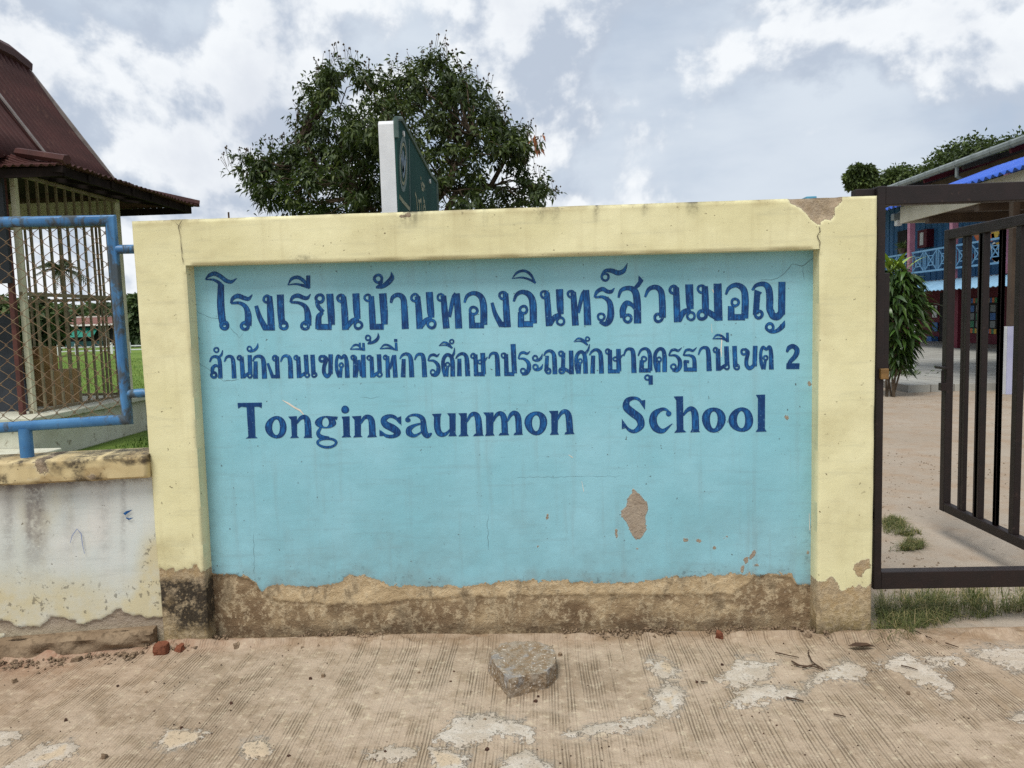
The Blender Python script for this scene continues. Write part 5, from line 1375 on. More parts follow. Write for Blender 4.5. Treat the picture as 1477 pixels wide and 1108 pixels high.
for k in range(7):
    yy = YN + (YFr - YN) * k / 6
    MB().beam((XR - .1, yy, zi - .09), (XE - .06, yy + (yy - 10.1) * .2, ZE - .06), .04, .07).build('rafter', M_RUSTD, pav)
MB().box((XB2 + .1, YN, 3.48), (XB - .1, YFr, 3.50)).build('ceiling', M_RUSTD, pav)

# things kept inside the pavilion
M_SLATE = simple('slate_board', srgb(52, 56, 62), srgb(42, 46, 52), 4, .6, .05, .3)
M_CARD = simple('cardboard', srgb(172, 140, 98), srgb(154, 122, 84), 5, .85, .1, .1)
c0 = onY(18, 592, 9.2)
dk = MB()
xb0 = -6.75
dk.prism([(-7.4, 9.2, ZB), (-6.40, 9.2, ZB), (-6.60, 9.35, 1.74), (-7.4, 9.35, 1.74)], (0, .03, 0))
tag(dk.build('slate_board', M_SLATE), 'large dark slate board leaning at the left inside the pavilion', 'board')
hb = MB().box((XLf + .25, YN - .02, 2.08), (XR - .012, YN + .02, 3.34))
tag(hb.build('hanging_board', M_SLATE), 'dark square board hung high at the front of the pavilion', 'board')
def carton(lo, hi, label, flap=True):
    t_ = thing('cardboard_box', label, 'box', ((lo[0] + hi[0]) / 2, (lo[1] + hi[1]) / 2, lo[2]), 'boxes in the pavilion')
    MB().box(lo, hi).build('carton', M_CARD, t_, bevel=.006)
    if flap:
        MB().hexa([(lo[0], lo[1] - .002, hi[2]), (hi[0], lo[1] - .002, hi[2]), (hi[0], lo[1] + .006, hi[2] + .001), (lo[0], lo[1] + .006, hi[2] + .001)],
                  [(lo[0], lo[1] - .16, hi[2] + .16), (hi[0], lo[1] - .16, hi[2] + .16), (hi[0], lo[1] - .152, hi[2] + .168), (lo[0], lo[1] - .152, hi[2] + .168)]).build('flap', M_CARD, t_)
    MB().box((lo[0] + .1, lo[1] - .0035, lo[2] + .02), (lo[0] + .16, lo[1] - .0005, hi[2] - .02)).build('tape', M_CREAM, t_)
    return t_
carton((-6.98, 9.75, ZB), (-6.42, 10.35, ZB + .46), 'large brown cardboard box on the pavilion floor')
carton((-6.98, 9.85, ZB + .461), (-6.66, 10.25, ZB + .78), 'small cardboard box stacked on the large one in the pavilion', False)
carton((-7.28, 9.62, ZB), (-7.0, 9.98, ZB + 1.0), 'tall narrow carton with open flap beside the slate board')

# =================================================================== FAR LEFT: rail fence, house, palm, trees
M_WRAIL = simple('white_rail', srgb(222, 224, 224), srgb(210, 212, 212), 3, .6, 0)
YRF = 47.0
rf = thing('rail_fence', 'white post and rail fence across the far side of the field', 'fence', (onY(110, 505, YRF)[0], YRF, -.02))
x0r = onY(-60, 505, YRF)[0]; x1r = onY(330, 505, YRF)[0]
for zz in (.22, .46):
    MB().box((x0r, YRF - .03, zz - .035), (x1r, YRF + .03, zz + .035)).build('rail', M_WRAIL, rf)
sp = (onY(187.7, 505, YRF)[0] - onY(59.6, 505, YRF)[0]) / 5; xq = onY(59.6, 505, YRF)[0] - 5 * sp
while xq < x1r:
    MB().box((xq - .07, YRF - .09, -.02), (xq + .07, YRF - .0305, .70)).build('post', M_WRAIL, rf); xq += sp

YH = 66.0
hx = lambda c_: onY(c_, 480, YH)[0]
hz = lambda c_, r_: onY(c_, r_, YH)[2]
hs = thing('far_house', 'long low brown house with green awnings across the field', 'house', (hx(125), YH + 4, -.02))
M_HB = simple('brown_red_roof', srgb(122, 84, 74), srgb(104, 70, 62), 1, .8, .1)
M_HW = simple('house_white', srgb(204, 200, 194), srgb(188, 184, 176), 1, .8, .1)
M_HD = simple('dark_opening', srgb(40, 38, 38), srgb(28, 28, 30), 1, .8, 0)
M_TARP = simple('green_awning', srgb(30, 122, 104), srgb(24, 104, 92), 1, .6, 0)
M_TEAL = simple('teal_wall', srgb(66, 104, 110), srgb(56, 92, 98), 1, .8, 0)
xa, xb = hx(82), hx(176)
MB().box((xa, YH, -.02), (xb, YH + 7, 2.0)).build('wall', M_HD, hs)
MB().hexa([(xa - .3, YH - .6, 1.9), (xb + .5, YH - .6, 1.9), (xb + .5, YH + 8, 1.9), (xa - .3, YH + 8, 1.9)], [(xa - .3, YH - .55, 2.05), (xb + .5, YH - .55, 2.05), (xb + .5, YH + 8, 2.05), (xa - .3, YH + 8, 2.05)]).build('cornice', M_HW, hs)
MB().prism([(xa, YH - .5, 2.06), (xa, YH + 3.5, 2.75), (xa, YH + 7.5, 2.06)], (xb - xa + .2, 0, 0)).build('roof', M_HB, hs)
MB().box((xa - .1, YH + 3.2, 2.7), (xb + .3, YH + 3.8, 2.82)).build('ridge', M_HW, hs)
for c0, c1 in ((109, 120), (121, 131), (132, 143)):
    MB().prism([(hx(c0), YH - .05, 1.75), (hx(c0), YH - 1.0, .95), (hx(c0), YH - .95, .93)], (hx(c1) - hx(c0), 0, 0)).build('awning', M_TARP, hs)
MB().box((xa, YH - .4, -.02), (hx(150), YH - .25, .55)).build('low_front_wall', M_TEAL, hs)
for c0 in (90, 98, 146, 156, 168):
    MB().box((hx(c0) - .12, YH - .2, -.02), (hx(c0) + .12, YH - .04, 1.9)).build('column', M_HW, hs)
sh = thing('far_shed', 'open shed with thin pale roof left of the far house', 'shed', (hx(56), YH + 2, -.02))
MB().box((hx(36), YH - .5, 1.55), (hx(80), YH + 4, 1.68)).build('roof', M_HW, sh)
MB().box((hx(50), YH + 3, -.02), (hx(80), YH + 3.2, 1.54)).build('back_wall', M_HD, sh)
for c0 in (38, 52, 66, 79):
    MB().box((hx(c0) - .08, YH - .3, -.02), (hx(c0) + .08, YH - .1, 1.545)).build('post', M_HW, sh)

rng = np.random.default_rng(21)
F_DARK = foliage_mat('far_leaves', srgb(44, 58, 36), srgb(64, 82, 48), srgb(92, 108, 64), None, .2, .7)
F_FAR = foliage_mat('far_leaves_pale', srgb(56, 72, 52), srgb(76, 94, 64), srgb(98, 114, 78), None, .2, .7)
def far_tree(label, c_, ytop, Yd, wpx, n=2600, mat=None, leaf=None, group='trees beyond the field', name='far_tree', dome=False):
    q = onY(c_, ytop, Yd); rx = wpx * Yd / F_PX / 2; zt_ = q[2]
    zc_, rz_ = (zt_ - rx * .72, rx * .78) if dome else (zt_ * .60, zt_ * .50)
    round_tree(name, label, q[0], Yd, zc_, rx, rx * .8, rz_, n, leaf or max(.25, Yd * .011), mat or F_DARK, rng, group, 90 if dome else 46)
far_tree('dense dark bush at the far left of the field', 5, 428, 42, 60)
far_tree('rounded dark bush left of the coconut palm', 48, 432, 44, 54)
far_tree('dark bush just below the coconut palm crown', 74, 440, 56, 34, 2000)
far_tree('low tree right above the brown house roof', 148, 441, 82, 44, 1800, F_FAR)
far_tree('pale tree behind the middle of the brown house', 122, 448, 90, 34, 1500, F_FAR)
far_tree('tall tree showing between pipe fence and sign wall', 196, 431, 62, 22, 2200)
far_tree('tree at the right end of the brown house', 177, 446, 70, 26, 1600)
far_tree('wide tree hidden mostly behind the yellow wall', 235, 430, 64, 60, 1800)

def palm(label, c_, Yd, ytop, spread):
    q = onY(c_, ytop, Yd); zc = q[2] - spread * .45
    t_ = thing('coconut_palm', label, 'palm', (q[0], Yd, -.02))
    r = np.random.default_rng(3)
    MB().tube([(q[0] + .5, Yd, -.02), (q[0] + .35, Yd, zc * .4), (q[0] + .05, Yd, zc * .75), (q[0], Yd, zc)], [.28, .2, .17, .16], 8).build('trunk', M_BARK, t_, True)
    fm = foliage_mat('palm_leaves', srgb(46, 54, 36), srgb(62, 72, 48), srgb(86, 92, 62), None, .15, .6)
    for k in range(20):
        an = k * 2.4 + r.random() * .4; el = r.uniform(-.25, 1.25)
        d = np.array([math.cos(an) * math.cos(el), math.sin(an) * math.cos(el), math.sin(el)])
        L = spread * r.uniform(.8, 1.1)
        mb = MB(); pts = []
        for i in range(9):
            s = i / 8; pts.append(np.array([q[0], Yd, zc]) + d * L * s - np.array([0, 0, 1]) * L * .62 * s * s * (1.1 - .3 * math.sin(el)))
        mb.tube(pts, [.05 - .005 * i for i in range(9)], 4, caps=False)
        sd = unit(np.cross(d, [0, 0, 1.0]))
        for i in range(1, 9):
            for sg in (-1, 1):
                for h_ in (0, .5):
                    b0 = pts[i] * (1 - h_) + pts[i - 1] * h_; ax = unit(pts[i] - pts[i - 1])
                    ln = L * .30 * math.sin(math.pi * min(.97, (i - h_ + .8) / 9.3))
                    tip = b0 + sd * sg * ln * .75 + ax * ln * .45 - np.array([0, 0, ln * .5])
                    mb.add([b0 - ax * .08, b0 + ax * .08, tip], [(0, 1, 2)])
        me = mb.mesh('frond'); at = me.attributes.new('rnd', 'FLOAT', 'POINT'); at.data.foreach_set('value', np.full(len(me.vertices), r.random() * .9, np.float32))
        link('frond', me, fm, t_)
palm('tall coconut palm with drooping fronds beyond the field', 86, 72, 371, 2.7)

# =================================================================== SCHOOL AND CANOPY (right)
XF = 13.0
M_BRAIL = simple('light_blue_rail', srgb(118, 168, 204), srgb(104, 154, 194), 3, .5, 0)
M_BWALL = simple('blue_boards', srgb(62, 112, 158), srgb(52, 98, 144), 2, .7, .1, .2, srgb(48, 88, 128), .3, (1, 6, .3))
M_PINK = simple('pink_post', srgb(196, 136, 156), srgb(176, 118, 140), 4, .6, 0)
M_RED = simple('dark_red_wall', srgb(96, 28, 44), srgb(82, 24, 38), 2, .7, 0)
M_GUT = simple('zinc_gutter', srgb(126, 134, 134), srgb(104, 112, 112), 4, .5, .05, .4)
M_ROOFD = simple('old_roof', srgb(84, 82, 80), srgb(70, 68, 68), 2, .8, .2)
M_AWN = simple('pale_blue_sheet', srgb(150, 190, 216), srgb(132, 174, 204), 2, .5, 0)
M_BROOF = simple('bright_blue_sheet', srgb(58, 100, 196), srgb(46, 84, 176), 2, .45, 0)
M_FASC = simple('cream_fascia', srgb(206, 200, 184), srgb(192, 186, 168), 3, .7, .05)
M_SOFF = simple('brown_soffit', srgb(92, 78, 66), srgb(76, 64, 56), 3, .8, .1)
sc = thing('school_building', 'two storey blue and dark red school building behind the gate', 'building', (XF + 3, 24.0, 0.0))
zf_ = onX(1340, 405, XF)[2]                                  # balcony floor
YB0, YB1 = 12.0, 37.0
XW = XF + 2.2
MB().box((XW, YB0, .12), (XW + 5.5, YB1, zf_ - .2)).build('ground_floor_wall', M_RED, sc)
nb = int((YB1 - YB0) / .22); wb = MB()
for i in range(nb):
    yy = YB0 + i * .22
    wb.box((XW - (.02 if i % 2 else 0), yy, zf_ + .01), (XW + .2, yy + .2195, 5.6))
wb.build('upper_wall', M_BWALL, sc)
MB().box((XF + .02, YB0, zf_ - .19), (XW + 5.5, YB1, zf_)).build('balcony_floor', M_SOFF, sc)
MB().box((XF + .15, YB0, zf_ - .34), (XF + .30, YB1, zf_ - .192)).build('floor_beam', M_SOFF, sc)
zg = onX(1290, 270, XF - .9)[2]
# roof, gutter, rafters
MB().hexa([(XF - .85, YB0, zg), (XF + 9, YB0, zg + 3.2), (XF + 9, YB1 - .8, zg + 3.2), (XF - .85, YB1 - .8, zg)], [(XF - .85, YB0, zg + .08), (XF + 9, YB0, zg + 3.3), (XF + 9, YB1 - .8, zg + 3.3), (XF - .85, YB1 - .8, zg + .08)]).build('roof', M_ROOFD, sc)
MB().tube([(XF - .95, YB0, zg), (XF - .95, YB1 - .75, zg)], .10, 8).build('gutter', M_GUT, sc, True)
for k in range(30):
    yy = YB0 + .4 + k * .85
    if yy < YB1 - .9: MB().tube([(XF - .95, yy, zg), (XF - .95, yy + .03, zg)], .115, 8).build('gutter_strap', M_GUT, sc)
for k in range(11):
    yy = YB1 - 1.2 - k * 2.2
    if yy > YB0: MB().beam((XF - .8, yy, zg - .10), (XW + .3, yy, zg + .75), .09, .16).build('rafter', M_RED if k % 2 else M_ROOFD, sc)
MB().box((XF - .1, YB0, zg - .25), (XF + .1, YB1 - .9, zg - .05)).build('eave_beam', M_SOFF, sc)
yd = onX(1388, 245, XF - .8)[1]
MB().tube([(XF - .95, yd, zg - .06), (XF - .95, yd, zg - .35), (XF + .02, yd + .1, zg - .9)], .05, 8).build('downpipe', M_GUT, sc, True)
# posts of the balcony
ypost = [onX(1314, 360, XF)[1], onX(1375.5, 350, XF)[1]]
pitch = ypost[0] - ypost[1]
for k in range(-2, 4):
    yy = ypost[0] - k * pitch
    if YB0 < yy < YB1: MB().box((XF - .09, yy - .09, zf_ + .002), (XF + .09, yy + .09, zg - .252)).build('post', M_PINK, sc); MB().box((XF + .12, yy - .1, .12), (XF + .32, yy + .1, zf_ - .345)).build('lower_post', M_RED, sc)  # lower posts are pink too; dark red puts the balcony's shade into their colour
# railing with crossed panels
zr0, zr1 = onX(1340, 391, XF)[2], onX(1340, 361, XF)[2]
for k in range(-2, 4):
    y1 = ypost[0] - k * pitch - .1; y0 = y1 - pitch + .2
    if y0 < YB0 or y1 > YB1: continue
    pn = 3
    for z in (zr0, zr1): MB().box((XF - .03, y0, z - .03), (XF + .03, y1, z + .03)).build('rail', M_BRAIL, sc)
    for j in range(pn):
        a0 = y0 + (y1 - y0) * j / pn + .06; b0 = y0 + (y1 - y0) * (j + 1) / pn - .06
        mb = MB(); h = zr1 - zr0; cy_ = (a0 + b0) / 2; cz = (zr0 + zr1) / 2
        for yy in (a0, b0): mb.beam((XF, yy, zr0 + .03), (XF, yy, zr1 - .03), .035, .035)
        mb.beam((XF + .002, a0, zr0 + .03), (XF + .002, b0, zr1 - .03), .03, .03); mb.beam((XF - .002, a0, zr1 - .03), (XF - .002, b0, zr0 + .03), .03, .03)
        q = .45
        for s1 in (-1, 1):
            mb.beam((XF + .004, cy_ - (b0 - a0) * q / 2, cz + s1 * h * q / 2), (XF + .004, cy_ + (b0 - a0) * q / 2, cz + s1 * h * q / 2), .028, .028)
            mb.beam((XF - .004, cy_ + s1 * (b0 - a0) * q / 2, cz - h * q / 2), (XF - .004, cy_ + s1 * (b0 - a0) * q / 2, cz + h * q / 2), .028, .028)
        mb.build('railing_panel', M_BRAIL, sc)
yaw_ = onX(1312, 395, XF - .5)[1]
corrugated((XF - .02, YB0, zf_ - .02), (XF - .02, yaw_, zf_ - .02), (XF - .75, yaw_, zf_ - .36), (XF - .75, YB0, zf_ - .36), 60, .02, 'awning', M_AWN, sc)
# cupboard, door, window on the gallery
q0, q1 = onX(1342, 356, XW - .15), onX(1329, 333, XW - .15)
cb = thing('wall_cabinet', 'dark red fire cabinet on the blue gallery wall', 'cabinet', (XW - .02, (q0[1] + q1[1]) / 2, q0[2]))
MB().box((XW - .30, min(q0[1], q1[1]), q0[2]), (XW - .0205, max(q0[1], q1[1]), q1[2])).build('case', M_RED, cb)
MB().box((XW - .305, min(q0[1], q1[1]) + .35 * abs(q0[1] - q1[1]), q0[2] + .1), (XW - .3005, max(q0[1], q1[1]) - .2, q1[2] - .1)).build('pane', M_WHITE, cb)
ya, yb = onX(1309, 360, XW)[1], onX(1296, 360, XW)[1]
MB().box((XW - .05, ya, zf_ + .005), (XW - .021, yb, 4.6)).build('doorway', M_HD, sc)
# ground floor: doorway, notices, decorated board
for (c0, c1) in ((1356, 1370), (1380, 1392)):
    ya, yb = onX(c1, 470, XW)[1], onX(c0, 470, XW)[1]
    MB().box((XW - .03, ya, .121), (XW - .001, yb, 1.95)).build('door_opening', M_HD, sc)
def notice(c0, r0, c1, r1, mat, label, depth=.03, name='notice'):
    a0 = onX(c0, r0, XW - .03); b0 = onX(c1, r1, XW - .03)
    o = MB().box((XW - .035 - depth, min(a0[1], b0[1]), min(a0[2], b0[2])), (XW - .035, max(a0[1], b0[1]), max(a0[2], b0[2]))).build(name, mat, None)
    tag(o, label, 'notice', 'notices on the school wall'); return o
M_NB = simple('notice_blue', srgb(64, 110, 170), srgb(56, 96, 150), 4, .6, 0)
M_NY = simple('notice_yellow', srgb(206, 176, 70), srgb(190, 150, 60), 4, .6, 0)
M_NG = simple('notice_green', srgb(50, 130, 100), srgb(60, 120, 80), 4, .6, 0)
M_NO = simple('notice_orange', srgb(206, 120, 70), srgb(190, 100, 60), 4, .6, 0)
notice(1346, 441, 1352, 458, M_WHITE, 'narrow white notice beside the dark doorway of the school')
notice(1346, 465, 1353, 478, M_NB, 'small blue poster below the white notice by the doorway')
notice(1346, 485, 1353, 503, M_NB, 'blue bin-like panel at the foot of the red wall', .25, 'blue_panel')
bd = thing('notice_board', 'notice board with coloured border on the red school wall', 'notice board', tuple(onX(1420, 475, XW - .04)))
ya, yb = onX(1440, 455, XW)[1], onX(1399, 455, XW)[1]
z0, z1 = onX(1420, 481, XW)[2], onX(1420, 430, XW)[2]
MB().box((XW - .05, ya, z0), (XW - .021, yb, z1)).build('board', M_HD, bd)
nn = 12
for i in range(nn):
    y_ = ya + (yb - ya) * i / nn; y2 = ya + (yb - ya) * (i + .96) / nn
    for zz in (z0, z1 - .16):
        MB().box((XW - .06, y_, zz), (XW - .0505, y2, zz + .16)).build('border_tile', [M_NY, M_NG, M_NO, M_NB][(i + (zz > 1)) % 4], bd)
for i in range(4):
    for j in range(3):
        y_ = ya + (yb - ya) * (i + .15) / 4; y2 = ya + (yb - ya) * (i + .85) / 4; z_ = z0 + .2 + (z1 - z0 - .4) * j / 3
        MB().box((XW - .06, y_, z_), (XW - .0505, y2, z_ + (z1 - z0 - .4) / 3.6)).build('paper', [M_GUT, M_NB, M_GUT, M_NG][(i + j) % 4], bd)
# decorations on the gallery at the right
rr = random.Random(4)
gr_ = thing('garland', 'string of coloured paper ornaments hanging in the school gallery', 'garland', tuple(onX(1410, 350, XF + .5)))
for i in range(16):
    c_ = rr.uniform(1384, 1442); r_ = rr.uniform(334, 378)
    a0 = onX(c_, r_, XF + .5); s = rr.uniform(.12, .28)
    o = MB().prism([(XF + .5, a0[1] + s * math.cos(k_ * 1.2566 + i), a0[2] + s * .8 * math.sin(k_ * 1.2566 + i)) for k_ in range(5)], (.02, 0, 0)).build('ornament', [M_NY, M_WHITE, M_NO, M_RED][i % 4], gr_)
# potted plant on the rail
pq = onX(1302, 367, XF)
pp = thing('potted_plant', 'small spiky plant in a pot on the gallery railing', 'plant', (XF, pq[1], zr1 + .03))
MB().tube([(XF, pq[1], zr1 + .031), (XF, pq[1], zr1 + .22)], [.11, .16], 10).build('pot', M_SOFF, pp, True)
rg_ = np.random.default_rng(2)
Cn = np.repeat(np.array([[XF, pq[1], zr1 + .22]]), 60, 0); Dn = unit(rg_.normal(size=(60, 3)) + np.array([0, 0, 1.0]))
F_POT = foliage_mat('pot_leaves', srgb(70, 92, 50), srgb(98, 118, 66), srgb(150, 160, 100), None, .2)
link('leaves', leaf_mesh('leaves', Cn, Dn, rg_.uniform(.25, .45, 60), np.full(60, .05), rg_, .3), F_POT, pp)

# tiled forecourt
m, t = mat_new('forecourt_tiles')
p = t.pos()
br = t.n('ShaderNodeTexBrick', i_Color1=srgb(168, 168, 160), i_Color2=srgb(154, 154, 148), i_Mortar=srgb(108, 106, 100), i_Scale=1.0)
br.offset = 0.0; br.inputs['Mortar Size'].default_value = .012; br.inputs['Brick Width'].default_value = .4; br.inputs['Row Height'].default_value = .4
t.put(br.inputs['Vector'], p)
col = t.mix(t.step(t.noise(p, 1.2, 5, .6), .35, .7, 0, .4), br.outputs[0], srgb(132, 126, 116))
finish(t, col, .5, None, .4)
M_TILE = m
YT0 = onZ(1380, 563, .0)[1]
fc = MB().box((6.4, YT0, -.02), (XW, 33, .11)).build('forecourt', M_TILE)
tag(fc, 'pale tiled forecourt in front of the school building', None, None, 'structure')

# canopy
cn = thing('canopy', 'blue roofed walkway canopy with cream fascia behind the gate', 'canopy', (8.6, 14.0, .11))
XC = 7.7
yC1 = onX(1300, 312, XC)[1]; yC0 = 8.0
zC0 = onX(1300, 322, XC)[2]; zC1 = zC0 + .34
MB().box((XC, yC0, zC0), (XC + .05, yC1, zC1)).build('fascia', M_FASC, cn)
MB().box((XC, yC1 + .0005, zC0), (XC + 4.2, yC1 + .05, zC1)).build('fascia', M_FASC, cn)
MB().box((XC + .051, yC0, zC0 + .05), (XC + 4.2, yC1 - .001, zC0 + .09)).build('soffit', M_SOFF, cn)
for k in range(5):
    yy = yC0 + (yC1 - yC0) * (k + .4) / 5
    MB().box((XC + .06, yy, zC0 - .12), (XC + 4.1, yy + .14, zC0 + .049)).build('cross_beam', M_SOFF, cn)
corrugated((XC + 2.1, yC0, zC1 + .80), (XC + 2.1, yC1 + .35, zC1 + .80), (XC - .25, yC1 + .35, zC1 - .02), (XC - .25, yC0, zC1 - .02), 46, .03, 'roof_sheet', M_BROOF, cn)
corrugated((XC + 2.1, yC1 + .35, zC1 + .80), (XC + 2.1, yC0, zC1 + .80), (XC + 4.4, yC0, zC1 - .02), (XC + 4.4, yC1 + .35, zC1 - .02), 46, .03, 'roof_sheet', M_BROOF, cn)
pw = onZ(1300, 536, .11)
MB().tube([(XC + .16, yC1 - .25, .11), (XC + .16, yC1 - .25, 1.25)], .055, 12).build('white_pole', M_WHITE, cn, True)
yk = 12.85
xk = onZ(1456, 573, .0)[0]
MB().box((XC + .06, yk, -.02), (XC + .17, yk + .11, zC0 + .049)).build('column', M_SOFF, cn)
M_LAV = simple('lavender_board', srgb(186, 188, 214), srgb(170, 172, 202), 3, .5, .02)
zz1 = onX(1456, 471, XC + .03)[2]
lv = thing('column_board', 'pale lavender board fixed round the canopy column behind the gate bars', 'board', (XC + .1, yk - .04, -.02))
MB().box((XC + .0, yk - .045, -.0199), (XC + .20, yk - .0205, zz1)).build('board', M_LAV, lv, bevel=.003)
MB().box((XC + .0, yk - .02, -.0199), (XC + .02, yk + .12, zz1)).build('side_board', M_WHITE, lv, bevel=.003)
# speaker boxes at the canopy corner
sl_ = thing('flood_lamp', 'grey lamp box hanging from the far end of the canopy', 'lamp', tuple(onY(1293, 326, yC1 + .1)))
q0 = onY(1293, 326, yC1 + .3); q1 = onY(1288, 309, yC1 + .3)
MB().box((q0[0] - .10, yC1 + .2, q0[2] + .12), (q0[0] + .06, yC1 + .35, q1[2])).build('case', M_GUT, sl_, bevel=.01)
MB().box((q0[0] - .03, yC1 + .21, q0[2]), (q0[0] + .08, yC1 + .34, q0[2] + .119)).build('reflector', M_WHITE, sl_, bevel=.01)
MB().beam((q0[0], yC1 + .27, q1[2] - .01), (q0[0] + .05, yC1 + .06, zC1 - .03), .03, .03).build('arm', M_GUT, sl_)

# trees behind the school
F_SCH = foliage_mat('rain_tree_leaves', srgb(44, 56, 30), srgb(66, 82, 42), srgb(96, 112, 58), None, .2, .7)
far_tree('small dark tree just above the sign wall end', 1241, 240, 46, 44, 5200, F_SCH, .26, 'trees behind the school', 'school_tree', True)
far_tree('low rounded tree between sign wall and school roof', 1300, 243, 50, 100, 9500, F_SCH, .3, 'trees behind the school', 'school_tree', True)
far_tree('wide tall tree over the school roof ridge', 1412, 200, 52, 150, 16000, F_SCH, .3, 'trees behind the school', 'school_tree', True)
far_tree('tall tree over the roof at the right edge', 1500, 190, 50, 140, 14000, F_SCH, .3, 'trees behind the school', 'school_tree', True)

# leafy dracaena by the forecourt
r = np.random.default_rng(9)
Yd = 12.9
b0 = onY(1286, 552, Yd)
dr = thing('dracaena', 'tall green dracaena with drooping strap leaves beside the gate post', 'plant', (b0[0], Yd, -.02))
stm = MB(); tops = []
for k in range(7):
    e = np.array([b0[0] + r.uniform(-.12, .30), Yd + r.uniform(-.2, .2), r.uniform(.8, 2.0)])
    limb(stm, (b0[0] + r.uniform(-.08, .08), Yd + r.uniform(-.06, .06), -.02), e, .017, .012, r, 5, .4); tops.append(e)
stm.build('stem', M_BARK, dr, True)
def strap():
    mb = MB(); V = []; Fc = []
    for i in range(6):
        s = i / 5; wdt = .034 * math.sin(math.pi * (.12 + .86 * s)) + .004
        z = .10 * s - .42 * s * s; x_ = s * .85 - .12 * s * s
        V += [(x_, -wdt, z + .012), (x_, 0, z), (x_, wdt, z + .012)]
        if i:
            o = 3 * i; Fc += [(o - 3, o, o + 1, o - 2), (o - 2, o + 1, o + 2, o - 1)]
    return mb.add(V, Fc)
def leafmat(n, a_, b_): return simple(n, a_, b_, 6, .4, .05, .5)
LM = [leafmat('dracaena_leaf_%d' % i, a_, b_) for i, (a_, b_) in enumerate([(srgb(68, 98, 38), srgb(56, 84, 34)), (srgb(50, 74, 32), srgb(42, 64, 29)), (srgb(142, 164, 66), srgb(116, 144, 56))])]
lmesh = []
for i in range(3):
    me = strap().mesh('leaf', True); me.materials.append(LM[i]); lmesh.append(me)
for k in range(285):
    z = .50 + 1.6 * (r.random() ** .8)
    wz = .46 * math.sin(math.pi * min(.9, max(.12, (2.3 - z) / 1.75)))
    c = np.array([b0[0] + .10 + r.uniform(-1, 1) * wz * .75, Yd + r.uniform(-1, 1) * wz * .75, z])
    o = bpy.data.objects.new('leaf', lmesh[0 if r.random() < .55 else 1])
    o.parent = dr; o.location = Vector(c) - Vector(dr.location)
    o.rotation_euler = (r.normal() * .3, r.uniform(-.35, .75), r.uniform(0, 6.28))
    s = r.uniform(.27, .40); o.scale = (s, s * 2.4, s * 1.2)
    COL.objects.link(o)
for k in range(26):
    c = np.array([b0[0] + r.uniform(-.1, .18), Yd + r.uniform(-.12, .12), r.uniform(1.95, 2.12)])
    o = bpy.data.objects.new('leaf', lmesh[2]); o.parent = dr; o.location = Vector(c) - Vector(dr.location)
    o.rotation_euler = (0, r.uniform(-1.3, -.6), r.uniform(0, 6.28)); s = r.uniform(.40, .55); o.scale = (s, s * 2.0, s * .8); COL.objects.link(o)
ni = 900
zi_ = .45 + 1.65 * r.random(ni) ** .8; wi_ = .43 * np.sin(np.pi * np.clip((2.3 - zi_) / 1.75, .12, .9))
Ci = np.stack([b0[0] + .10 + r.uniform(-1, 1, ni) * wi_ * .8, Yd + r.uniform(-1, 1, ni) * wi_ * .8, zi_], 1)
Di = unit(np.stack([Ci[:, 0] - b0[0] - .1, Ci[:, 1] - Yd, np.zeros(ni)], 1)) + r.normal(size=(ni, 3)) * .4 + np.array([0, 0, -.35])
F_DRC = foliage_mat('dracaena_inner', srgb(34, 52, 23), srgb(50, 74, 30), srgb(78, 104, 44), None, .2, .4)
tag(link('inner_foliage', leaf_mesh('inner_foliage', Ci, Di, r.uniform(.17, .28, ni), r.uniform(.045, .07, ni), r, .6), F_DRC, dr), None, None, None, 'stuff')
# low bush and kerb at its foot
bq = onZ(1296, 549, 0)
lb = thing('low_bush', 'low dark bush with tiny white flowers at the foot of the dracaena', 'bush', (bq[0], bq[1] + .1, -.02))
n = 700
off = r.normal(size=(n, 3)) * np.array([.30, .16, .07]); off[:, 2] = np.abs(off[:, 2]) + .02
F_BUSH = foliage_mat('bush_leaves', srgb(44, 58, 32), srgb(62, 80, 42), srgb(92, 110, 62), srgb(220, 220, 214), .2)
link('foliage', leaf_mesh('foliage', np.array([bq[0] - .05, bq[1] + .15, 0]) + off, unit(off) + np.array([0, 0, .5]), r.uniform(.05, .10, n), r.uniform(.025, .04, n), r, .1), F_BUSH, lb)

# far-off wood that closes the view beyond the school yard and the field
nw = 26000
xw = rng.uniform(-95, 95, nw); hw_ = 3.5 + 4.5 * fbm(xw * .09, xw * 0 + 2.0, 61)
pw_ = np.stack([xw, 112 + rng.uniform(-4, 4, nw), hw_ * rng.random(nw) ** .6], 1)
wd_ = link('wood', leaf_mesh('wood', pw_, rng.normal(size=(nw, 3)) + np.array([0, -.3, .1]), rng.uniform(.8, 1.5, nw), rng.uniform(.5, .9, nw), rng, .3), F_FAR)
tag(wd_, 'distant line of green trees along the horizon', None, None, 'stuff')

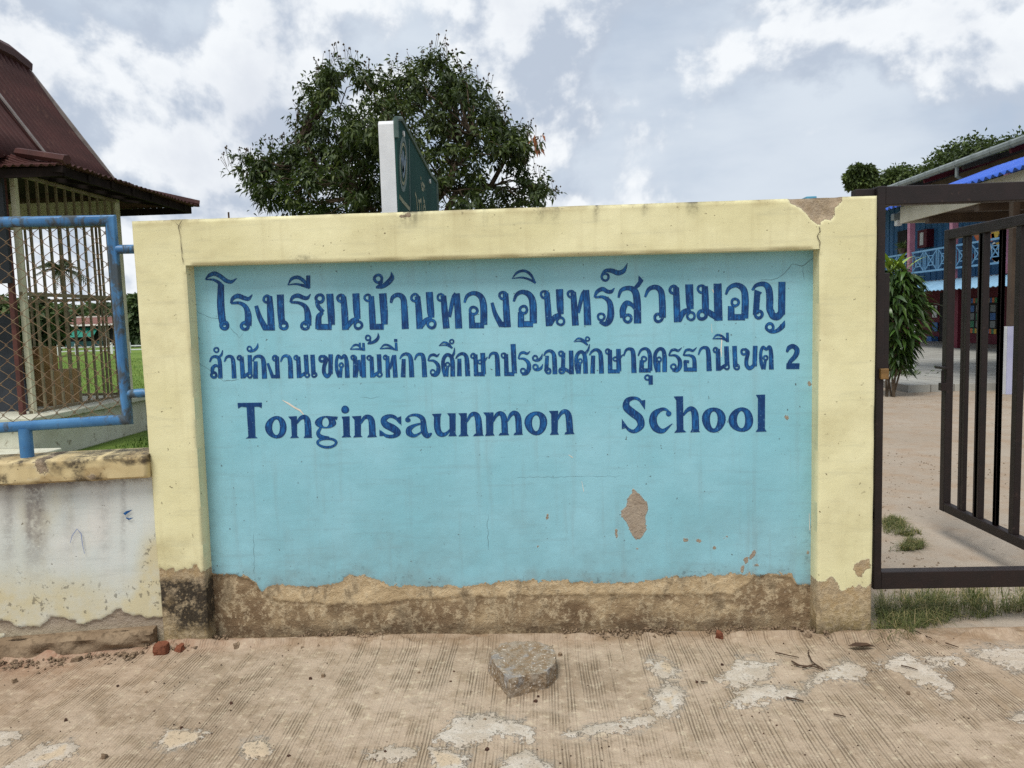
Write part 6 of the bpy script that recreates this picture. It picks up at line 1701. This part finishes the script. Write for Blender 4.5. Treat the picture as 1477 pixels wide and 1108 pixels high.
# =================================================================== GRASS, STONES, LITTER
def grass(name, pts, hmin, hmax, wid, mat, rng, lean=.6):
    n = len(pts); an = rng.uniform(0, 6.28, n); H = rng.uniform(hmin, hmax, n)
    d = np.stack([np.cos(an), np.sin(an), np.zeros(n)], 1); s = np.stack([-np.sin(an), np.cos(an), np.zeros(n)], 1)
    ln = rng.uniform(.1, lean, n)[:, None]
    wv = wid * rng.uniform(.6, 1.3, n)[:, None]
    b = pts; m_ = b + d * (H[:, None] * ln * .35) + np.array([0, 0, 1]) * H[:, None] * .6
    tp = b + d * (H[:, None] * ln * 1.2) + np.array([0, 0, 1]) * H[:, None] * (1 - .35 * ln)
    V = np.stack([b - s * wv, b + s * wv, m_ + s * wv * .7, m_ - s * wv * .7, tp], 1).reshape(-1, 3)
    o = (np.arange(n) * 5)[:, None]
    Fc = np.concatenate([o + np.array([[0, 1, 2]]), o + np.array([[0, 2, 3]]), o + np.array([[3, 2, 4]])])
    return np_mesh(name, V, Fc, {'rnd': np.repeat(rng.random(n), 5)})
rng = np.random.default_rng(31)
F_GRASS = foliage_mat('grass_blades', srgb(70, 80, 44), srgb(98, 106, 60), srgb(158, 146, 100), srgb(186, 166, 124), .3, .7)
F_LAWN = foliage_mat('lawn_blades', srgb(70, 96, 40), srgb(96, 122, 52), srgb(124, 144, 70), None, .3, .7)
def gpatch(poly_px, n, spread=0):
    P = np.array(poly_px, float); lo, hi = P.min(0), P.max(0); out_ = []
    while len(out_) < n:
        c = np.stack([rng.uniform(lo[0], hi[0], 4000), rng.uniform(lo[1], hi[1], 4000)], 1)
        sd = sdf(c[:, 0], c[:, 1], P)
        keep = (sd > 0) & (fbm(c[:, 0] * .045, c[:, 1] * .09, 3) + rng.normal(size=4000) * .05 > .54 - np.clip(sd, 0, 14) * .006)
        out_ += [onZ(a_, b_, -.018) for a_, b_ in c[keep][:max(0, n - len(out_))]]
    return np.array(out_)
pts = gpatch([(1262, 868), (1300, 858), (1380, 860), (1520, 848), (1520, 888), (1420, 893), (1360, 902), (1310, 928), (1285, 940), (1263, 920)], 2400)
pts = pts[~((pts[:, 0] < 1.52) & (pts[:, 1] > D - .01))]
g1 = link('grass', grass('grass', pts, .03, .13, .0016, F_GRASS, rng, 2.0), F_GRASS)
tag(g1, 'tufts of grass along the foot of the gate frame', None, None, 'stuff')
pts = gpatch([(1272, 748), (1300, 750), (1328, 770), (1334, 794), (1300, 795), (1276, 800)], 1900)
g2 = link('grass', grass('grass', pts, .02, .06, .0018, F_GRASS, rng, 2.0), F_GRASS)
tag(g2, 'small grass patch inside the gate beside the wall end', None, None, 'stuff')
n = 42000
yy = 4.6 + 34 * rng.random(n) ** 1.7
xx = -.33 * yy - rng.random(n) * (.42 * yy) + .8
keep = ~((xx < -5.5) & (xx > -9.2) & (yy > 8.1) & (yy < 11.85))
pts = np.stack([xx, yy, np.full(n, -.012)], 1)[keep]
g3 = link('lawn', grass('lawn', pts, .03, .09, .006, F_LAWN, rng, .9), F_LAWN)
tag(g3, 'short green lawn blades of the playing field', None, None, 'stuff')

def rough_mesh(name, V, Fc, cuts, amp, seed, sc=14, smooth=False):
    me = bpy.data.meshes.new(name); me.from_pydata([tuple(map(float, q)) for q in V], [], Fc)
    bm = bmesh.new(); bm.from_mesh(me)
    bmesh.ops.recalc_face_normals(bm, faces=bm.faces[:])
    bmesh.ops.triangulate(bm, faces=bm.faces[:])
    for _ in range(cuts): bmesh.ops.subdivide_edges(bm, edges=bm.edges[:], cuts=1, use_grid_fill=True)
    bm.normal_update()
    P = np.array([v.co for v in bm.verts]); N = np.array([v.normal for v in bm.verts])
    d = (fbm(P[:, 0] * sc + P[:, 2] * sc * .7, P[:, 1] * sc + P[:, 2] * sc, seed) - .5) * amp + (fbm(P[:, 0] * sc * 4, P[:, 1] * sc * 4 + P[:, 2] * sc * 3, seed + 5) - .5) * amp * .5
    for v, q, n_, dd in zip(bm.verts, P, N, d): v.co = q + n_ * dd
    bm.to_mesh(me); bm.free()
    if smooth:
        for p_ in me.polygons: p_.use_smooth = True
    return me

# broken lump of concrete in front of the wall
m, t = mat_new('rubble_concrete')
p = t.pos()
a = t.noise(p, 30.0, 7.0, .65); b_ = t.noise(p, 95.0, 4.0, .6); c_ = t.noise(p, 16.0, 3.0, .5)
col = t.mix(t.step(a, .38, .64), srgb(132, 112, 88), srgb(150, 138, 122))
col = t.mix(t.step(c_, .58, .66, 0, .55), col, srgb(142, 142, 142))
col = t.mix(t.step(b_, .60, .66, 0, .85), col, srgb(214, 206, 194))
col = t.mix(t.step(b_, .38, .30, 0, .8), col, srgb(82, 74, 68))
nr = bump(t, a, .7, .02); nr = bump(t, b_, .6, .008, nr)
finish(t, col, .9, nr, .15)
M_RUB = m
hR = .075
top = [onZ(a_, b_, hR) for a_, b_ in [(705, 942), (722, 929), (749, 924), (778, 928), (797, 932), (802, 943), (801, 956), (787, 970), (761, 974), (735, 982), (718, 963)]]
cen = np.mean(top, 0)
botm = [cen + (q - cen) * np.array([1.03, 1.03, 0]) for q in top]
for q in botm: q[2] = -.004
V = botm + top; n = len(top)
tcen = cen.copy(); tcen[2] = hR - .010
V.append(tcen)
Fc = [tuple(reversed(range(n)))] + [(n + i, n + (i + 1) % n, 2 * n) for i in range(n)] + [(i, (i + 1) % n, n + (i + 1) % n, n + i) for i in range(n)]
rk = link('concrete_lump', rough_mesh('concrete_lump', V, Fc, 3, .022, 4, 16), M_RUB)
tag(rk, 'broken lump of old concrete lying on the pavement before the wall', 'rubble')

M_BRK = simple('brick_red', srgb(128, 80, 60), srgb(108, 68, 52), 30, .95, .6, .1, srgb(96, 60, 46), .4)
M_PEB = simple('pebble', srgb(142, 122, 100), srgb(112, 95, 78), 30, .95, .5, .1)
M_PEBD = simple('dark_pebble', srgb(84, 62, 50), srgb(64, 48, 42), 30, .95, .4, .1)
def stone(name, px, py, s, mat, label, seed, flat=.65, group=None):
    q = onZ(px, py, 0.0); r_ = random.Random(seed)
    q[1] = min(q[1], D - s * .6 - (max(0, -1.9 - q[0]) * .16 + .11 if q[0] < -1.9 else 0))
    V = []; Fc = [(0, 1, 2, 3), (7, 6, 5, 4), (0, 4, 5, 1), (1, 5, 6, 2), (2, 6, 7, 3), (3, 7, 4, 0)]
    an = r_.uniform(0, 3)
    for z_ in (0, 1):
        for k in range(4):
            a_ = an + k * math.pi / 2 + r_.uniform(-.3, .3); rr_ = s * r_.uniform(.42, .6) * (1 if z_ == 0 else .8)
            V.append((q[0] + rr_ * math.cos(a_), q[1] + rr_ * math.sin(a_), -.003 + z_ * s * flat * r_.uniform(.8, 1.15)))
    V = V[:4][::-1] + V[4:][::-1]
    o = link(name, rough_mesh(name, V, Fc, 2, s * .36, seed, 1.3 / s), mat)
    return tag(o, label, 'stone', group)
stone('brick_piece', 233, 942, .075, M_BRK, 'larger red brick piece at the foot of the left pillar', 3)
stone('brick_piece', 261, 938, .05, M_BRK, 'smaller red brick piece right beside the larger one', 5)
stone('brick_piece', 1034, 916, .055, M_BRK, 'lone red brick piece lying against the right of the panel', 8, .8)
stone('brick_piece', 1166, 919, .032, M_PEB, 'small tan stone at the inner foot of the right pillar', 9)
stone('mortar_chunk', 341, 934, .045, M_PEB, 'grey crumb of mortar near the left pillar foot', 12, .5)
stone('mortar_chunk', 118, 948, .05, M_PEB, 'flat grey crumb of mortar below the low wall', 13, .4)
rr = random.Random(3)
spots = [(21, 984), (75, 962), (170, 991), (211, 999), (334, 1015), (448, 980), (466, 977), (540, 1000), (600, 962), (604, 972), (655, 970), (622, 966), (808, 946), (773, 1013), (776, 1006), (895, 1051), (1042, 960), (1005, 985), (150, 1093), (363, 1080), (417, 1092), (700, 1040), (556, 1086), (703, 1082), (192, 947), (650, 985), (1120, 1047), (1310, 1000), (95, 1040), (262, 1050)]
for i, (a_, b_) in enumerate(spots):
    stone('pebble', a_, b_, rr.uniform(.010, .020) if i % 6 else .026, M_PEBD if i % 3 else M_PEB, 'tiny loose pebble lying on the concrete pavement', 100 + i, .7, 'pebbles on the pavement')

# twigs and dry leaf
M_TWIG = simple('dry_twig', srgb(84, 66, 52), srgb(62, 50, 42), 40, .9, .2, .1)
def twig(px_paths, label, rad_=.0035):
    mb = MB()
    for pth in px_paths:
        P = [onZ(a_, b_, .010) for a_, b_ in pth]
        mb.tube(P, [rad_ * (1 - .5 * i / len(P)) for i in range(len(P))], 5)
    tag(mb.build('twig', M_TWIG, None, True), label, 'twig', 'twigs on the pavement')
t8 = lambda pts: [(700 + x_ / 1.901, 880 + y_ / 1.901) for x_, y_ in pts]
twig([t8([(840, 140), (862, 152), (900, 155), (932, 165)]), t8([(862, 152), (845, 148)]), t8([(885, 118), (895, 140), (915, 158)]), t8([(870, 158), (905, 148), (925, 160)])], 'tangled brown twig with several branches on the pavement')
twig([t8([(795, 116), (830, 124), (860, 130)])], 'thin straight twig left of the tangled one', .003)
twig([t8([(825, 240), (850, 244), (873, 250)])], 'short dark stick on the pale scaled patch', .004)
twig([t8([(1180, 58), (1205, 70), (1225, 78)])], 'small twig at the edge of the grass tufts', .003)
twig([t8([(1262, 90), (1280, 96), (1298, 102)])], 'curved twig right of the dry leaf', .003)
twig([t8([(955, 285), (970, 288), (988, 292)])], 'small dark twig low on the right of the pavement', .003)
twig([t8([(590, 196), (600, 197), (610, 198)])], 'tiny twig fragment above the bright patch', .003)
twig([t8([(1140, 152), (1160, 156), (1185, 164)])], 'thin twig lying on the long pale patch', .003)
q = onZ(700 + 1032 / 1.901, 880 + 102 / 1.901, .008)
V = [q + np.array(v_) for v_ in [(-.06, .005, .004), (-.02, .02, .014), (.03, .018, .012), (.06, 0, .002), (.02, -.016, .016), (-.03, -.014, .01), (0, 0, .002)]]
lf = MB().add(V, [(0, 1, 6), (1, 2, 6), (2, 3, 6), (3, 4, 6), (4, 5, 6), (5, 0, 6)]).build('dry_leaf', M_TWIG)
tag(lf, 'curled brown dry leaf in front of the right pillar', 'leaf')

# blue plates standing on top of the wall
M_PLATE = simple('blue_steel_plate', srgb(92, 158, 184), srgb(78, 140, 170), 20, .6, .1, .3, srgb(90, 84, 74), .2)
for (a_, b_, c_, d_, lab) in [(1161, 1176, 279.5, 285, 'little blue steel stub on the wall top above the broken corner'), (268, 281, 311, 317.5, 'little blue steel stub on the wall top above the left pillar')]:
    p0 = onY(a_, d_, D + .12); p1 = onY(b_, c_, D + .12)
    tag(MB().box((p0[0], D + .10, 1.96), (p1[0], D + .16, 2.006 if a_ > 600 else 1.998)).build('steel_stub', M_PLATE, bevel=.003), lab, 'steel stub', 'blue stubs on the wall top')
p0 = onY(330, 313, D + .12)
tag(MB().tube([(p0[0], D + .12, 1.97), (p0[0], D + .12, p0[2] + .022)], .004, 6).build('rebar_end', M_TWIG), 'thin steel rod end sticking out of the wall top', 'rod')

# loose grit: crumbs along the wall foot, grit and leaf bits in the yard
def grit(name, P, smin, smax, mat, label):
    n = len(P); s = rng.uniform(smin, smax, n)[:, None]
    B = np.array([(1, 0, 0), (-.5, .87, 0), (-.5, -.87, 0), (0, 0, 1.1), (.2, .1, -.3)])
    an = rng.uniform(0, 6.28, n); c_, s_ = np.cos(an), np.sin(an)
    R_ = np.stack([np.stack([c_, -s_, 0 * c_], 1), np.stack([s_, c_, 0 * c_], 1), np.stack([0 * c_, 0 * c_, .5 + rng.random(n) * .5], 1)], 1)
    W_ = np.einsum('nij,kj->nki', R_, B) * s[:, None, :] * rng.uniform(.6, 1.4, (n, 5, 1)) + P[:, None, :]
    o = (np.arange(n) * 5)[:, None]
    Fc = np.concatenate([o + np.array([q]) for q in [(0, 1, 3), (1, 2, 3), (2, 0, 3), (1, 0, 4), (2, 1, 4), (0, 2, 4)]])
    return tag(link(name, np_mesh(name, W_.reshape(-1, 3), Fc), mat), label, None, None, 'stuff')
n = 1500
gx_ = rng.uniform(-2.6, 1.75, n); wl_ = D - np.clip(-1.9 - gx_, 0, 9) * .16 - np.where(gx_ < -1.9, .10, 0) + np.where((gx_ > -1.63) & (gx_ < 1.27), REC * .8, 0)
gy_ = wl_ - np.abs(rng.normal(size=n)) * .045
kp = fbm(gx_ * 3.0, gy_ * 2, 8) > .47
grit('mortar_crumbs', np.stack([gx_, gy_, rng.uniform(0, .012, n)], 1)[kp], .003, .013, M_PEB, 'crumbs of mortar and soil along the foot of the walls')
n = 900
gy_ = rng.uniform(2.2, 3.4, n); gx_ = rng.uniform(-2.4, 2.4, n)
grit('pavement_grit', np.stack([gx_, gy_, np.full(n, .001)], 1), .0015, .0048, M_PEBD, 'fine dark grit scattered over the pavement')
n = 6000
gy_ = 3.7 + 9 * rng.random(n) ** 1.6; gx_ = 1.6 + rng.random(n) * gy_ * .75
kp = fbm(gx_ * 1.5, gy_ * 1.2, 8) > .5
grit('yard_grit', np.stack([gx_, gy_, np.full(n, -.019)], 1)[kp], .002, .009, M_PEB, 'small stones and leaf bits scattered over the dirt yard')
